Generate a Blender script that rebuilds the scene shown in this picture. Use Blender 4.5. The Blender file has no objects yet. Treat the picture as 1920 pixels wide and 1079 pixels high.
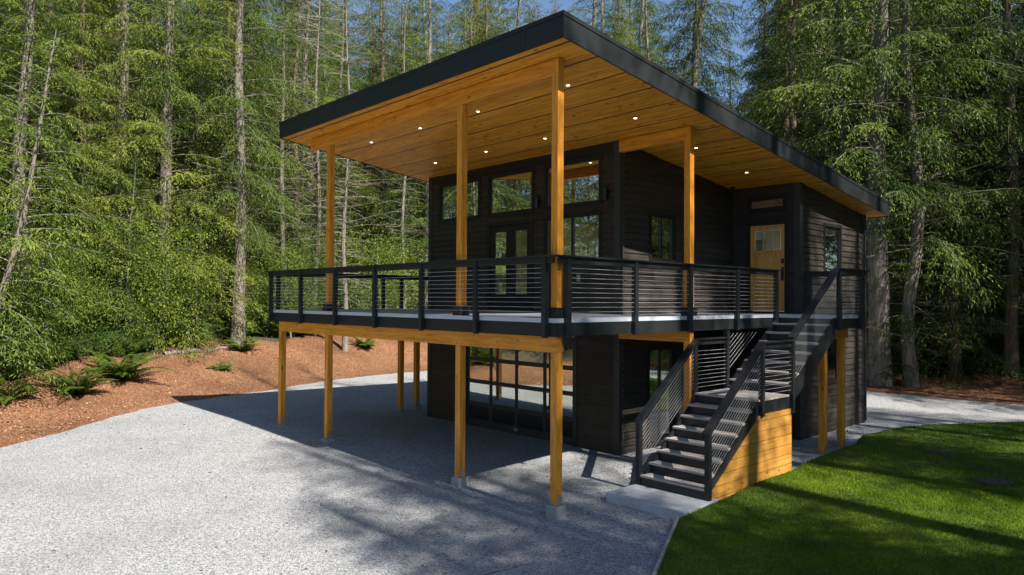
import bpy, math, random
import numpy as np
from mathutils import Matrix, Vector
C = bpy.context.scene.collection
R = math.radians
random.seed(7)

# ------------------------------------------------------------------ camera, world, sun, exposure
scn = bpy.context.scene
CAM = (7.974, -8.397, 3.262)
r2 = Vector((0.68093565, 0.73232043, 0.00578188)); u2 = Vector((0.00861486, -0.01590438, 0.9998364)); f2 = Vector((-0.73229258, 0.68077444, 0.01713869))
cd = bpy.data.cameras.new('camera'); cam = bpy.data.objects.new('camera', cd); C.objects.link(cam)
m = Matrix((r2, u2, -f2)).transposed().to_4x4(); m.translation = Vector(CAM); cam.matrix_world = m
cd.sensor_width = 36; cd.lens = 1353.0 / 1920 * 36; cd.clip_end = 3000; cd.clip_start = .1
scn.camera = cam

SUN_EL, SUN_AZ = 44.0, 90.0          # azimuth clockwise from +Y
w = bpy.data.worlds.new('World'); scn.world = w; w.use_nodes = True
nt = w.node_tree; sky = nt.nodes.new('ShaderNodeTexSky'); sky.sky_type = 'NISHITA'; sky.sun_disc = False
sky.sun_elevation = R(SUN_EL); sky.sun_rotation = R(SUN_AZ); sky.air_density = 1.0; sky.dust_density = .4; sky.ozone_density = 4
nt.links.new(sky.outputs[0], nt.nodes['Background'].inputs[0]); nt.nodes['Background'].inputs[1].default_value = .08
ld = bpy.data.lights.new('sun', 'SUN'); ld.energy = 5.0; ld.angle = R(.53); ld.color = (1, .945, .86)
sun = bpy.data.objects.new('sun', ld); C.objects.link(sun)
sd = Vector((math.sin(R(SUN_AZ)) * math.cos(R(SUN_EL)), math.cos(R(SUN_AZ)) * math.cos(R(SUN_EL)), math.sin(R(SUN_EL))))
sun.rotation_euler = sd.to_track_quat('Z', 'Y').to_euler(); sun.location = (30, 0, 40)
scn.view_settings.view_transform = 'Standard'; scn.view_settings.look = 'None'; scn.view_settings.gamma = 1
scn.view_settings.use_curve_mapping = False
scn.view_settings.exposure = 1.0
cy = scn.cycles
cy.max_bounces = 6; cy.diffuse_bounces = 3; cy.glossy_bounces = 3; cy.transmission_bounces = 4; cy.transparent_max_bounces = 8
cy.sample_clamp_indirect = 4; cy.caustics_reflective = False; cy.caustics_refractive = False
cy.use_denoising = True

# ------------------------------------------------------------------ materials
def mat(name):
    m = bpy.data.materials.new(name); m.use_nodes = True
    n = m.node_tree; b = n.nodes['Principled BSDF']
    return m, n, b
def N(n, t, **k):
    x = n.nodes.new(t)
    for a, v in k.items():
        if a in x.inputs: x.inputs[a].default_value = v
        else: setattr(x, a, v)
    return x
def ramp(n, src, stops):
    r = n.nodes.new('ShaderNodeValToRGB'); e = r.color_ramp.elements
    while len(e) < len(stops): e.new(.5)
    for i, (p, c) in enumerate(stops): e[i].position = p; e[i].color = (*c, 1)
    n.links.new(src, r.inputs[0]); return r.outputs[0]
def mixc(n, f, a, b, bt='MIX'):
    x = n.nodes.new('ShaderNodeMix'); x.data_type = 'RGBA'; x.blend_type = bt
    for i, v in ((0, f), (6, a), (7, b)):
        if hasattr(v, 'links'): n.links.new(v, x.inputs[i])
        elif i == 0: x.inputs[0].default_value = v
        else: x.inputs[i].default_value = (*v, 1)
    return x.outputs[2]
def mth(n, op, a, b=0., c=None):
    x = n.nodes.new('ShaderNodeMath'); x.operation = op
    for i, v in enumerate((a, b) if c is None else (a, b, c)):
        if hasattr(v, 'links'): n.links.new(v, x.inputs[i])
        else: x.inputs[i].default_value = v
    return x.outputs[0]
def coords(n, scale=(1, 1, 1), kind='Object'):
    t = n.nodes.new('ShaderNodeTexCoord'); mp = n.nodes.new('ShaderNodeMapping'); mp.inputs['Scale'].default_value = scale
    n.links.new(t.outputs[kind], mp.inputs[0]); return mp.outputs[0]
def noise(n, vec, scale, detail=3, rough=.55, dist=0):
    x = N(n, 'ShaderNodeTexNoise', Scale=scale, Detail=detail, Roughness=rough, Distortion=dist)
    n.links.new(vec, x.inputs['Vector']); return x.outputs['Fac']
def bump(n, b, h, strength=.3, dist=.01):
    x = N(n, 'ShaderNodeBump', Strength=strength, Distance=dist); n.links.new(h, x.inputs['Height'])
    n.links.new(x.outputs[0], b.inputs['Normal'])
def plain(name, col, rough=.5, metal=0, spec=.5):
    m, n, b = mat(name); b.inputs['Base Color'].default_value = (*col, 1); b.inputs['Roughness'].default_value = rough
    b.inputs['Metallic'].default_value = metal; b.inputs['Specular IOR Level'].default_value = spec; return m

def wood(name, axis, lo, mid, hi, board=None, board_axis=1, rough=.5, knots=True, kn=None):
    """grain runs along axis; optional boards of the given width counted along board_axis"""
    m, n, b = mat(name)
    sc = [9, 9, 9]; sc[axis] = .7
    v = coords(n, tuple(sc))
    if board:
        tc = n.nodes.new('ShaderNodeTexCoord'); sp = n.nodes.new('ShaderNodeSeparateXYZ'); n.links.new(tc.outputs['Object'], sp.inputs[0])
        q = mth(n, 'DIVIDE', sp.outputs[board_axis], board); bi = mth(n, 'FLOOR', q); fr = mth(n, 'FRACT', q)
        wn0 = n.nodes.new('ShaderNodeTexWhiteNoise'); wn0.noise_dimensions = '1D'; n.links.new(bi, wn0.inputs['W'])
        along = mth(n, 'DIVIDE', mth(n, 'ADD', sp.outputs[axis], mth(n, 'MULTIPLY', wn0.outputs[0], 7.)), 3.1)
        wn = n.nodes.new('ShaderNodeTexWhiteNoise'); wn.noise_dimensions = '2D'
        cb = n.nodes.new('ShaderNodeCombineXYZ'); n.links.new(bi, cb.inputs[0]); n.links.new(mth(n, 'FLOOR', along), cb.inputs[1])
        n.links.new(cb.outputs[0], wn.inputs['Vector'])
        ad = n.nodes.new('ShaderNodeVectorMath'); ad.operation = 'MULTIPLY_ADD'
        n.links.new(wn.outputs['Color'], ad.inputs[0]); ad.inputs[1].default_value = (13, 13, 13); n.links.new(v, ad.inputs[2]); v = ad.outputs[0]
    g = noise(n, v, 1.6, 6, .62, .6)
    g2 = noise(n, v, 5.5, 3, .6, .2)
    f = mth(n, 'ADD', mth(n, 'MULTIPLY', g, .75), mth(n, 'MULTIPLY', g2, .3))
    col = ramp(n, f, [(.36, lo), (.52, mid), (.68, hi)])
    if board:
        col = mixc(n, mth(n, 'MULTIPLY', wn.outputs['Value'], .55), col, tuple(c * .62 for c in mid))
        gap = mth(n, 'LESS_THAN', fr, .06 if board > .15 else .04)
        col = mixc(n, mth(n, 'MULTIPLY', gap, .85 if board > .15 else .6), col, tuple(c * .25 for c in lo))
    if knots:
        ks = [2.3, 2.3, 2.3]; ks[axis] = 1.1
        if kn is not None: ks[kn] = .04
        kv = coords(n, tuple(ks))
        if board:
            ad2 = n.nodes.new('ShaderNodeVectorMath'); ad2.operation = 'MULTIPLY_ADD'
            n.links.new(wn.outputs['Color'], ad2.inputs[0]); ad2.inputs[1].default_value = (5, 5, 5); n.links.new(kv, ad2.inputs[2]); kv = ad2.outputs[0]
        vo = N(n, 'ShaderNodeTexVoronoi', Scale=3.4); n.links.new(kv, vo.inputs['Vector'])
        wk = n.nodes.new('ShaderNodeSeparateColor'); n.links.new(vo.outputs['Color'], wk.inputs[0])
        rad = mth(n, 'MULTIPLY', mth(n, 'POWER', wk.outputs[0], 1.5), .22 if kn is not None else .15)
        k = mth(n, 'SUBTRACT', 1., mth(n, 'SMOOTHSTEP', vo.outputs['Distance'], mth(n, 'MULTIPLY', rad, .5), rad)) if False else mth(n, 'LESS_THAN', vo.outputs['Distance'], rad)
        halo = mth(n, 'LESS_THAN', vo.outputs['Distance'], mth(n, 'MULTIPLY', rad, 1.7))
        col = mixc(n, mth(n, 'MULTIPLY', halo, .2), col, tuple(c * .6 for c in lo))
        col = mixc(n, mth(n, 'MULTIPLY', k, .75), col, tuple(c * .22 for c in lo))
    n.links.new(col, b.inputs['Base Color']); b.inputs['Roughness'].default_value = rough
    bump(n, b, f, .25, .004)
    return m
CED = ((.46, .150, .014), (.72, .275, .026), (.85, .37, .045))
M = {}
M['cedar_x'] = wood('cedar_along_x', 0, *CED); M['cedar_y'] = wood('cedar_along_y', 1, *CED); M['cedar_z'] = wood('cedar_along_z', 2, *CED)
M['soffit'] = wood('cedar_soffit', 0, (.40, .135, .010), (.88, .38, .030), (.98, .56, .075), board=.125, kn=2)
M['skirt'] = wood('cedar_skirt_boards', 1, (.40, .17, .03), (.58, .27, .05), (.70, .37, .09), board=.185, board_axis=2)
M['door'] = wood('fir_door', 2, (.50, .22, .05), (.66, .34, .09), (.76, .43, .13), knots=False, rough=.4)
M['tread'] = wood('grey_brown_tread', 0, (.26, .22, .19), (.42, .37, .33), (.54, .49, .44), knots=False, rough=.65)
M['decking'] = wood('grey_deck_board', 0, (.24, .25, .28), (.32, .33, .36), (.40, .41, .44), board=.14, knots=False, rough=.5)
M['deck_edge'] = plain('pale_deck_edge', (.50, .54, .60), .5)

def siding_mat(name, axis, dark=1.):
    m, n, b = mat(name)
    tc = n.nodes.new('ShaderNodeTexCoord'); sp = n.nodes.new('ShaderNodeSeparateXYZ'); n.links.new(tc.outputs['Object'], sp.inputs[0])
    bi = mth(n, 'FLOOR', mth(n, 'DIVIDE', mth(n, 'ADD', sp.outputs[2], .0012), COURSE))
    wn0 = n.nodes.new('ShaderNodeTexWhiteNoise'); wn0.noise_dimensions = '1D'; n.links.new(bi, wn0.inputs['W'])
    along = mth(n, 'FLOOR', mth(n, 'DIVIDE', mth(n, 'ADD', sp.outputs[axis], mth(n, 'MULTIPLY', wn0.outputs[0], 9.)), 2.6))
    cb = n.nodes.new('ShaderNodeCombineXYZ'); n.links.new(bi, cb.inputs[0]); n.links.new(along, cb.inputs[1])
    wn = n.nodes.new('ShaderNodeTexWhiteNoise'); wn.noise_dimensions = '2D'; n.links.new(cb.outputs[0], wn.inputs['Vector'])
    sc = [22, 22, 22]; sc[axis] = 1.2
    g = noise(n, coords(n, tuple(sc)), 1.4, 5, .65, .3)
    big = noise(n, coords(n), .9, 2)
    col = ramp(n, g, [(.3, (.009 * dark, .008 * dark, .008 * dark)), (.7, (.034 * dark, .029 * dark, .026 * dark))])
    col2 = ramp(n, g, [(.3, (.015 * dark, .013 * dark, .012 * dark)), (.7, (.070 * dark, .054 * dark, .043 * dark))])
    col = mixc(n, mth(n, 'MULTIPLY', wn.outputs['Value'], mth(n, 'ADD', big, .2)), col, col2)
    n.links.new(col, b.inputs['Base Color']); b.inputs['Roughness'].default_value = .55
    bump(n, b, g, .35, .004); return m
COURSE = .148
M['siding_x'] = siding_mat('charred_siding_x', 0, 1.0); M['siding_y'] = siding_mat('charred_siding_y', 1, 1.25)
M['trim'] = plain('black_trim', (.014, .014, .014), .55, 0, .35)
M['edge_trim'] = plain('charcoal_corner_trim', (.038, .038, .038), .55, 0, .4)
M['rail'] = plain('black_powder_coat', (.015, .017, .020), .45)
M['fascia'] = plain('black_metal_fascia', (.017, .020, .021), .5, 0, .35)
M['roofing'] = plain('dark_roofing', (.05, .05, .055), .6)
M['cable'] = plain('stainless_cable', (.72, .72, .72), .35, .35)
M['steel'] = plain('galvanized_bracket', (.45, .46, .48), .4, .7)
M['inner'] = plain('interior_plaster', (.80, .78, .70), .8)
M['floor_in'] = plain('interior_floor', (.18, .15, .12), .6)
M['black'] = plain('matt_black', (.01, .01, .01), .4)
M['dark_panel'] = plain('dark_lower_pane', (.012, .013, .014), .22)
M['white'] = plain('white_plastic', (.75, .75, .75), .4)

def concrete(name, base):
    m, n, b = mat(name); g = noise(n, coords(n), 5, 5, .7); g2 = noise(n, coords(n), 90, 2)
    col = ramp(n, mth(n, 'ADD', mth(n, 'MULTIPLY', g, .8), mth(n, 'MULTIPLY', g2, .25)), [(.3, tuple(c * .72 for c in base)), (.7, tuple(c * 1.12 for c in base))])
    n.links.new(col, b.inputs['Base Color']); b.inputs['Roughness'].default_value = .85; bump(n, b, g2, .3, .003); return m
M['concrete'] = concrete('broom_finished_concrete', (.50, .51, .52)); M['footing'] = concrete('cast_concrete_footing', (.34, .34, .33))

m, n, b = mat('reflective_window_glass')
out = n.nodes['Material Output']; gl = N(n, 'ShaderNodeBsdfGlossy', Roughness=.012); gl.inputs['Color'].default_value = (.93, .96, .93, 1)
tr = n.nodes.new('ShaderNodeBsdfTransparent'); tr.inputs['Color'].default_value = (.80, .86, .80, 1)
fr = N(n, 'ShaderNodeLayerWeight', Blend=.35); mx = n.nodes.new('ShaderNodeMixShader')
n.links.new(mth(n, 'ADD', mth(n, 'MULTIPLY', fr.outputs[1], .45), .42), mx.inputs[0])
n.links.new(tr.outputs[0], mx.inputs[1]); n.links.new(gl.outputs[0], mx.inputs[2]); n.links.new(mx.outputs[0], out.inputs['Surface'])
M['glass'] = m
m, n, b = mat('warm_downlight_lens'); b.inputs['Base Color'].default_value = (1, .9, .7, 1)
b.inputs['Emission Color'].default_value = (1, .86, .62, 1); b.inputs['Emission Strength'].default_value = 5; M['lamp'] = m

# ------------------------------------------------------------------ mesh helpers
class MB:
    def __init__(s): s.v = []; s.f = []
    def add(s, vs, fs):
        o = len(s.v); s.v += [tuple(p) for p in vs]; s.f += [tuple(i + o for i in f) for f in fs]; return s
    def box(s, x0, x1, y0, y1, z0, z1):
        vs = [(x, y, z) for z in (z0, z1) for y in (y0, y1) for x in (x0, x1)]
        return s.add(vs, [(0, 2, 3, 1), (4, 5, 7, 6), (0, 1, 5, 4), (2, 6, 7, 3), (0, 4, 6, 2), (1, 3, 7, 5)])
    def prism(s, pts, axis, a, b):
        """polygon pts in the two other axes, extruded a..b along axis"""
        def P(p, t):
            q = [0, 0, 0]; o = [i for i in range(3) if i != axis]; q[axis] = t; q[o[0]] = p[0]; q[o[1]] = p[1]; return q
        k = len(pts); ar = sum(pts[i][0] * pts[(i + 1) % k][1] - pts[(i + 1) % k][0] * pts[i][1] for i in range(k))
        if (ar < 0) != (axis == 1): pts = pts[::-1]
        vs = [P(p, a) for p in pts] + [P(p, b) for p in pts]
        fs = [tuple(range(k))[::-1], tuple(range(k, 2 * k))] + [(i, (i + 1) % k, (i + 1) % k + k, i + k) for i in range(k)]
        return s.add(vs, fs)
    def tube(s, p, q, r, n=6, r1=None):
        p = Vector(p); q = Vector(q); d = (q - p).normalized(); u = d.orthogonal().normalized(); w = d.cross(u); r1 = r if r1 is None else r1
        vs = []
        for c, rr in ((p, r), (q, r1)):
            for i in range(n):
                a = 2 * math.pi * i / n; vs.append(c + (u * math.cos(a) + w * math.sin(a)) * rr)
        return s.add(vs, [(i, (i + 1) % n, (i + 1) % n + n, i + n) for i in range(n)] + [tuple(range(n))[::-1], tuple(range(n, 2 * n))])
    def bar(s, p, q, wd, ht):
        """rectangular bar from p to q; wd horizontal, ht in the vertical plane"""
        p = Vector(p); q = Vector(q); d = (q - p).normalized(); h = Vector((d.y, -d.x, 0)).normalized(); u = h.cross(d)
        if u.z < 0: u = -u
        vs = [c + h * a * wd / 2 + u * e * ht / 2 for c in (p, q) for e in (-1, 1) for a in (-1, 1)]
        return s.add(vs, [(0, 1, 3, 2), (4, 6, 7, 5), (0, 4, 5, 1), (2, 3, 7, 6), (0, 2, 6, 4), (1, 5, 7, 3)])
    def build(s, name, mt, parent=None, bevel=0, smooth=False):
        me = bpy.data.meshes.new(name); me.from_pydata(s.v, [], s.f)
        me.materials.append(M[mt] if isinstance(mt, str) else mt)
        if smooth:
            for p in me.polygons: p.use_smooth = True
        o = bpy.data.objects.new(name, me); C.objects.link(o)
        if parent:
            o.parent = parent; off = Vector(parent.location)
            pp = parent.parent
            while pp: off += Vector(pp.location); pp = pp.parent
            o.location = -off
        if bevel:
            bm_ = bpy.ops; md = o.modifiers.new('bevel', 'BEVEL'); md.width = bevel; md.segments = 2; md.limit_method = 'ANGLE'
        return o
def tag(o, label, cat, group=None, kind=None):
    if label: o['label'] = label
    if cat: o['category'] = cat
    if group: o['group'] = group
    if kind: o['kind'] = kind
    return o
def thing(name, loc, label, cat, group=None):
    o = bpy.data.objects.new(name, None); C.objects.link(o); o.location = loc; o.empty_display_size = .3
    return tag(o, label, cat, group)

# ------------------------------------------------------------------ measured layout (metres)
XL, XS, XE = -8.47, -1.73, .06          # house left wall, recessed side wall, entry block right wall
YF, YE, YB = 3.74, 8.28, 12.03          # front wall, entry wall, back wall
RX0, RX1, RY0, RY1, RZ, RS, RT = -8.93, .625, -.54, 12.41, 7.22, .126, .378
def rz(y): return RZ - RS * (y - RY0)
DZ = 2.97; FB = 2.68; FT = DZ - .07
DX0, DX1, DY0 = -10.14, .12, -.15
RAIL = 3.975

def smooth(t): t = np.clip(t, 0, 1); return t * t * (3 - 2 * t)
def gz(x, y):
    x = np.asarray(x, float); y = np.asarray(y, float)
    return np.clip(-.2 - .018 * np.minimum(x, 0) + .05 * y, -.25, -.02)

# ------------------------------------------------------------------ cabin
cabin = thing('cabin', (-4, 8, 0), 'black timber cabin with a tilted orange cedar roof raised over gravel', 'cabin')
def cells(a0, a1, z0, z1, ops, course=None, top=None):
    zs = {z0, z1}
    if course: zs |= {k * course for k in range(int(z0 / course) - 1, int(z1 / course) + 2) if z0 < k * course < z1}
    for o in ops: zs |= {z for z in o[2:4] if z0 < z < z1}
    zs = sorted(zs)
    for s0, s1 in zip(zs, zs[1:]):
        if s1 - s0 < 1e-5: continue
        mid = (s0 + s1) / 2; segs = [(a0, a1)]
        for o in ops:
            if o[2] < mid < o[3]:
                segs = [q for (p, r) in segs for q in ((p, min(r, o[0])), (max(p, o[1]), r)) if q[1] - q[0] > 1e-4]
        for p, r in segs:
            poly = [(p, s0), (r, s0), (r, s1), (p, s1)]
            if top:
                res = []
                for i in range(4):
                    A, B = poly[i], poly[(i + 1) % 4]; da, db = top(A[0]) - A[1], top(B[0]) - B[1]
                    if da >= 0: res.append(A)
                    if (da < 0) != (db < 0):
                        t = da / (da - db); res.append((A[0] + (B[0] - A[0]) * t, A[1] + (B[1] - A[1]) * t))
                poly = res
            if len(poly) >= 3: yield poly, s0, s1
def wall(name, plane, c, out, a0, a1, z0, z1, ops, top=None, label=None):
    """lapped siding over a plaster core; plane 'X'/'Y', out = +-1 outward"""
    s = MB(); course = COURSE
    for poly, s0, s1 in cells(a0, a1, z0, z1, ops, course, top):
        kb = math.floor((s0 + 1e-6) / course) * course
        P = lambda a, z: ((c + out * (.034 - .026 * (z - kb) / course)), a, z) if plane == 'X' else (a, (c + out * (.034 - .026 * (z - kb) / course)), z)
        vs = [P(a, z) for a, z in poly]
        if (plane == 'X') != (out > 0): vs = vs[::-1]
        s.add(vs, [tuple(range(len(vs)))])
        if abs(s0 - kb) < 1e-5 or s0 == z0:
            a_ = min(q[0] for q in poly); b_ = max(q[0] for q in poly)
            lo = [P(a_, s0), P(b_, s0)]; inn = [(c + out * .006, q[1], q[2]) if plane == 'X' else (q[0], c + out * .006, q[2]) for q in lo]
            s.add([lo[0], lo[1], inn[1], inn[0]], [(0, 1, 2, 3)])
    w_ = s.build(name, 'siding_y' if plane == 'X' else 'siding_x', cabin)
    k = MB()
    for poly, s0, s1 in cells(a0, a1, z0, z1, ops, None, top):
        lo, hi = sorted((c + out * .004, c - out * .14))
        k.prism(poly, 0 if plane == 'X' else 1, lo, hi)
    core = k.build('inner_lining', 'inner', w_); return w_
def rect(mb, plane, a0, a1, z0, z1, t0, t1):
    t0, t1 = sorted((t0, t1))
    if plane == 'X': mb.box(t0, t1, a0, a1, z0, z1)
    else: mb.box(a0, a1, t0, t1, z0, z1)
def window(plane, c, out, a0, a1, z0, z1, mull=(), cas=.085, name='window'):
    """a0..z1 = outer edge of the casing"""
    k = MB(); T = c + out * .04; B = c + out * .005
    rect(k, plane, a0, a1, z1 - cas, z1, T + out * .004, B); rect(k, plane, a0, a1, z0, z0 + cas, T + out * .012, B)
    rect(k, plane, a0, a0 + cas, z0 + cas, z1 - cas, T, B); rect(k, plane, a1 - cas, a1, z0 + cas, z1 - cas, T, B)
    wo = k.build(name, 'trim', cabin, .003)
    s = MB(); g0, g1, h0, h1 = a0 + cas, a1 - cas, z0 + cas, z1 - cas; f = .022
    S0, S1 = c + out * .018, c - out * .06
    rect(s, plane, g0, g1, h1 - f, h1, S0, S1); rect(s, plane, g0, g1, h0, h0 + f, S0, S1)
    rect(s, plane, g0, g0 + f, h0 + f, h1 - f, S0, S1); rect(s, plane, g1 - f, g1, h0 + f, h1 - f, S0, S1)
    for q in mull: rect(s, plane, q - .025, q + .025, h0 + f, h1 - f, S0, S1)
    s.build('frame', 'black', wo)
    edges = [g0 + f] + [e for q in mull for e in (q - .025, q + .025)] + [g1 - f]
    for i in range(0, len(edges), 2):
        g = MB(); rect(g, plane, edges[i], edges[i + 1], h0 + f, h1 - f, c - out * .010, c - out * .016); g.build('glass_pane', 'glass', wo)
    return (g0, g1, h0, h1)
opF = [window('Y', YF, -1, -8.05, -6.28, 5.36, 6.46), window('Y', YF, -1, -5.98, -4.29, 5.36, 6.46), window('Y', YF, -1, -3.96, -2.19, 5.36, 6.46),
       window('Y', YF, -1, -3.96, -2.19, 4.1, 5.24, (-3.07,))]
# french doors
k = MB(); z0, z1, a0, a1 = DZ, 5.22, -5.98, -4.29
rect(k, 'Y', a0, a1, z1 - .1, z1, YF - .045, YF - .005); rect(k, 'Y', a0, a0 + .1, z0, z1 - .1, YF - .04, YF - .005); rect(k, 'Y', a1 - .1, a1, z0, z1 - .1, YF - .04, YF - .005)
fd = k.build('french_door', 'trim', cabin, .003)
for i in (0, 1):
    p = a0 + .1 + i * .745; q = p + .745; l = MB(); S0, S1 = YF - .012, YF + .035
    rect(l, 'Y', p + .004, p + .16, z0 + .03, z1 - .1, S0, S1); rect(l, 'Y', q - .16, q - .004, z0 + .03, z1 - .1, S0, S1)
    rect(l, 'Y', p + .16, q - .16, z1 - .26, z1 - .1, S0, S1); rect(l, 'Y', p + .16, q - .16, z0 + .03, 3.40, S0, S1)
    l.build('door_leaf', 'trim', fd, .003)
    g = MB(); rect(g, 'Y', p + .16, q - .16, 3.40, z1 - .26, YF + .006, YF + .012); g.build('glass_pane', 'glass', fd)
h = MB(); h.box(-5.10, -5.075, YF - .07, YF - .01, 3.95, 4.0); h.box(-5.2, -5.08, YF - .075, YF - .055, 3.965, 3.985); h.build('handle', 'black', fd)
h = MB(); h.box(a0, a1, YF - .09, YF - .002, DZ + .002, DZ + .03); h.build('threshold', 'steel', fd)
opF.append((a0 + .1, a1 - .1, DZ, z1 - .1))
# garage door
GX0, GX1 = -6.81, -3.0
k = MB(); rect(k, 'Y', GX0 - .12, GX0, -.02, 2.34, YF - .045, YF + .1); rect(k, 'Y', GX1, GX1 + .1, -.02, 2.34, YF - .045, YF + .1); rect(k, 'Y', GX0 - .12, GX1 + .1, 2.34, 2.48, YF - .05, YF + .1)
gd = k.build('garage_door', 'edge_trim', cabin, .003)
k = MB(); cols = [GX0, -5.88, -4.93, -3.96, GX1]; rows = [.0, .56, 1.14, 1.72, 2.34]
for r_ in rows: 
    lo = r_ - .05 if r_ > 0 else -.02; hi = r_ + .05 if r_ > 0 else .16
    if r_ == 2.34: hi = 2.338; lo = 2.24
    rect(k, 'Y', GX0, GX1, lo, hi, YF + .012, YF + .06)
for i, c_ in enumerate(cols):
    a, b_ = (c_ - .045, c_ + .045) if 0 < i < 4 else ((c_, c_ + .07) if i == 0 else (c_ - .07, c_))
    rect(k, 'Y', a, b_, -.018, 2.336, YF + .016, YF + .057)
k.build('sash_frame', 'edge_trim', gd, .003)
for j in range(4):
    for i in range(4):
        g = MB(); rect(g, 'Y', cols[i] + .02, cols[i + 1] - .02, rows[j] + .04, rows[j + 1] - .04, YF + .03, YF + .036); g.build('glass_pane', 'glass' if j else 'dark_panel', gd)
h = MB(); h.box(GX0 + .02, GX1 - .02, YF + .04, YF + .05, .1, .6); h.build('bottom_panel', 'black', gd)
h = MB(); h.box(-4.97, -4.87, YF - .015, YF + .014, .06, .12); h.build('lift_handle', 'steel', gd)
opF.append((GX0 - .11, GX1 + .09, -.2, 2.47))
wall('wall', 'Y', YF, -1, XL, XS, -.02, rz(YF) - .002, opF)
# recessed side wall, entry wall, right wall, back and left walls
opS = [window('X', XS, 1, 4.76, 5.77, 4.12, 5.26, (5.24,)), window('X', XS, 1, 4.7, 5.75, .0, 2.25, (5.2,), name='patio_door')]
wall('wall', 'X', XS, 1, YF + .14, YE, -.02, 9, opS, lambda y: rz(y) - .002)
opE = [window('Y', YE, -1, -1.25, -.23, 5.47, 5.86)]
k = MB(); dx0, dx1, dz0, dz1 = -1.19, -.285, 3.03, 5.14
rect(k, 'Y', dx0 - .1, dx1 + .1, dz1, dz1 + .1, YE - .045, YE + .1); rect(k, 'Y', dx0 - .1, dx0, DZ + .002, dz1, YE - .042, YE + .1); rect(k, 'Y', dx1, dx1 + .1, DZ + .002, dz1, YE - .042, YE + .1)
ed = k.build('entry_door', 'trim', cabin, .003)
k = MB(); Y0, Y1 = YE - .005, YE + .04; st = .115
rect(k, 'Y', dx0, dx0 + st, dz0, dz1, Y0, Y1); rect(k, 'Y', dx1 - st, dx1, dz0, dz1, Y0, Y1)
rect(k, 'Y', dx0 + st, dx1 - st, dz1 - .13, dz1, Y0, Y1); rect(k, 'Y', dx0 + st, dx1 - st, dz0, dz0 + .22, Y0, Y1); rect(k, 'Y', dx0 + st, dx1 - st, 4.36, 4.52, Y0, Y1)
cx_ = (dx0 + dx1) / 2; rect(k, 'Y', cx_ - .05, cx_ + .05, dz0 + .22, 4.36, Y0, Y1)
wd = (dx1 - dx0 - 2 * st)
for i in (1, 2): q = dx0 + st + wd * i / 3; rect(k, 'Y', q - .018, q + .018, 4.52, dz1 - .13, Y0, Y1)
rect(k, 'Y', dx0 + st, dx1 - st, dz0 + .22, 4.36, Y0 + .016, Y1 - .01)
rect(k, 'Y', dx0 + st - .03, dx1 - st + .03, 4.46, 4.5, Y0 - .03, Y0 - .001)
k.build('door_leaf', 'door', ed, .003)
for i in range(3):
    g = MB(); rect(g, 'Y', dx0 + st + wd * i / 3 + .02, dx0 + st + wd * (i + 1) / 3 - .02, 4.53, dz1 - .14, Y0 + .018, Y0 + .024); g.build('glass_pane', 'glass', ed)
h = MB(); h.box(dx1 - .085, dx1 - .03, Y0 - .03, Y0 - .001, 4.18, 4.3); h.box(dx1 - .08, dx1 - .035, Y0 - .02, Y0 - .001, 3.76, 4.1)
h.box(dx1 - .07, dx1 - .045, Y0 - .07, Y0 - .045, 3.78, 4.03); h.box(dx1 - .07, dx1 - .045, Y0 - .05, Y0 - .02, 3.78, 3.8); h.box(dx1 - .07, dx1 - .045, Y0 - .05, Y0 - .02, 4.01, 4.03)
h.build('handle', 'black', ed, .003)
h = MB(); h.box(dx0, dx1, YE - .12, YE - .006, DZ + .002, DZ + .045); h.build('threshold', 'black', ed)
opE.append((dx0 - .02, dx1 + .02, DZ, dz1 + .02))
wall('wall', 'Y', YE, -1, XS + .028, XE, -.02, rz(YE) - .002, opE)
opR = [window('X', XE, 1, 9.56, 10.62, 3.9, 5.24), window('X', XE, 1, 9.5, 10.5, 1.2, 2.42)]
wall('wall', 'X', XE, 1, YE + .14, YB, -.02, 9, opR, lambda y: rz(y) - .002)
opB = [window('Y', YB, 1, -7.2, -5.2, 3.4, 5.2), window('Y', YB, 1, -4.8, -2.6, 3.4, 5.2), window('Y', YB, 1, -1.6, -.3, 3.4, 5.2)]  # unseen back windows, added large to let light into the rooms
wall('wall', 'Y', YB, 1, XL, XE, -.02, rz(YB) - .002, opB)
opL = [window('X', XL, -1, 5, 6.5, 4, 5.3), window('X', XL, -1, 8.5, 10, 4, 5.3)]  # unseen left windows, added for light indoors
wall('wall', 'X', XL, -1, YF + .14, YB - .14, -.02, 9, opL, lambda y: rz(y) - .002)
# foundation, floors and an inner partition
k = MB(); k.box(XL + .03, XS - .03, YF + .03, YB - .03, -.6, -.021); k.box(XS - .03, XE - .03, YE + .03, YB - .03, -.6, -.021); k.build('foundation', 'footing', cabin)
k = MB(); k.box(XL + .15, XS - .15, YF + .15, YB - .15, 2.72, DZ - .03); k.box(XS - .15, XE - .15, YE + .15, YB - .15, 2.72, DZ - .03); k.build('upper_floor', 'floor_in', cabin)
k = MB(); k.box(-6.9, -6.8, YF + .2, YB - .2, 3.0, rz(YB) - .02); k.build('partition', 'inner', cabin)
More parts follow.
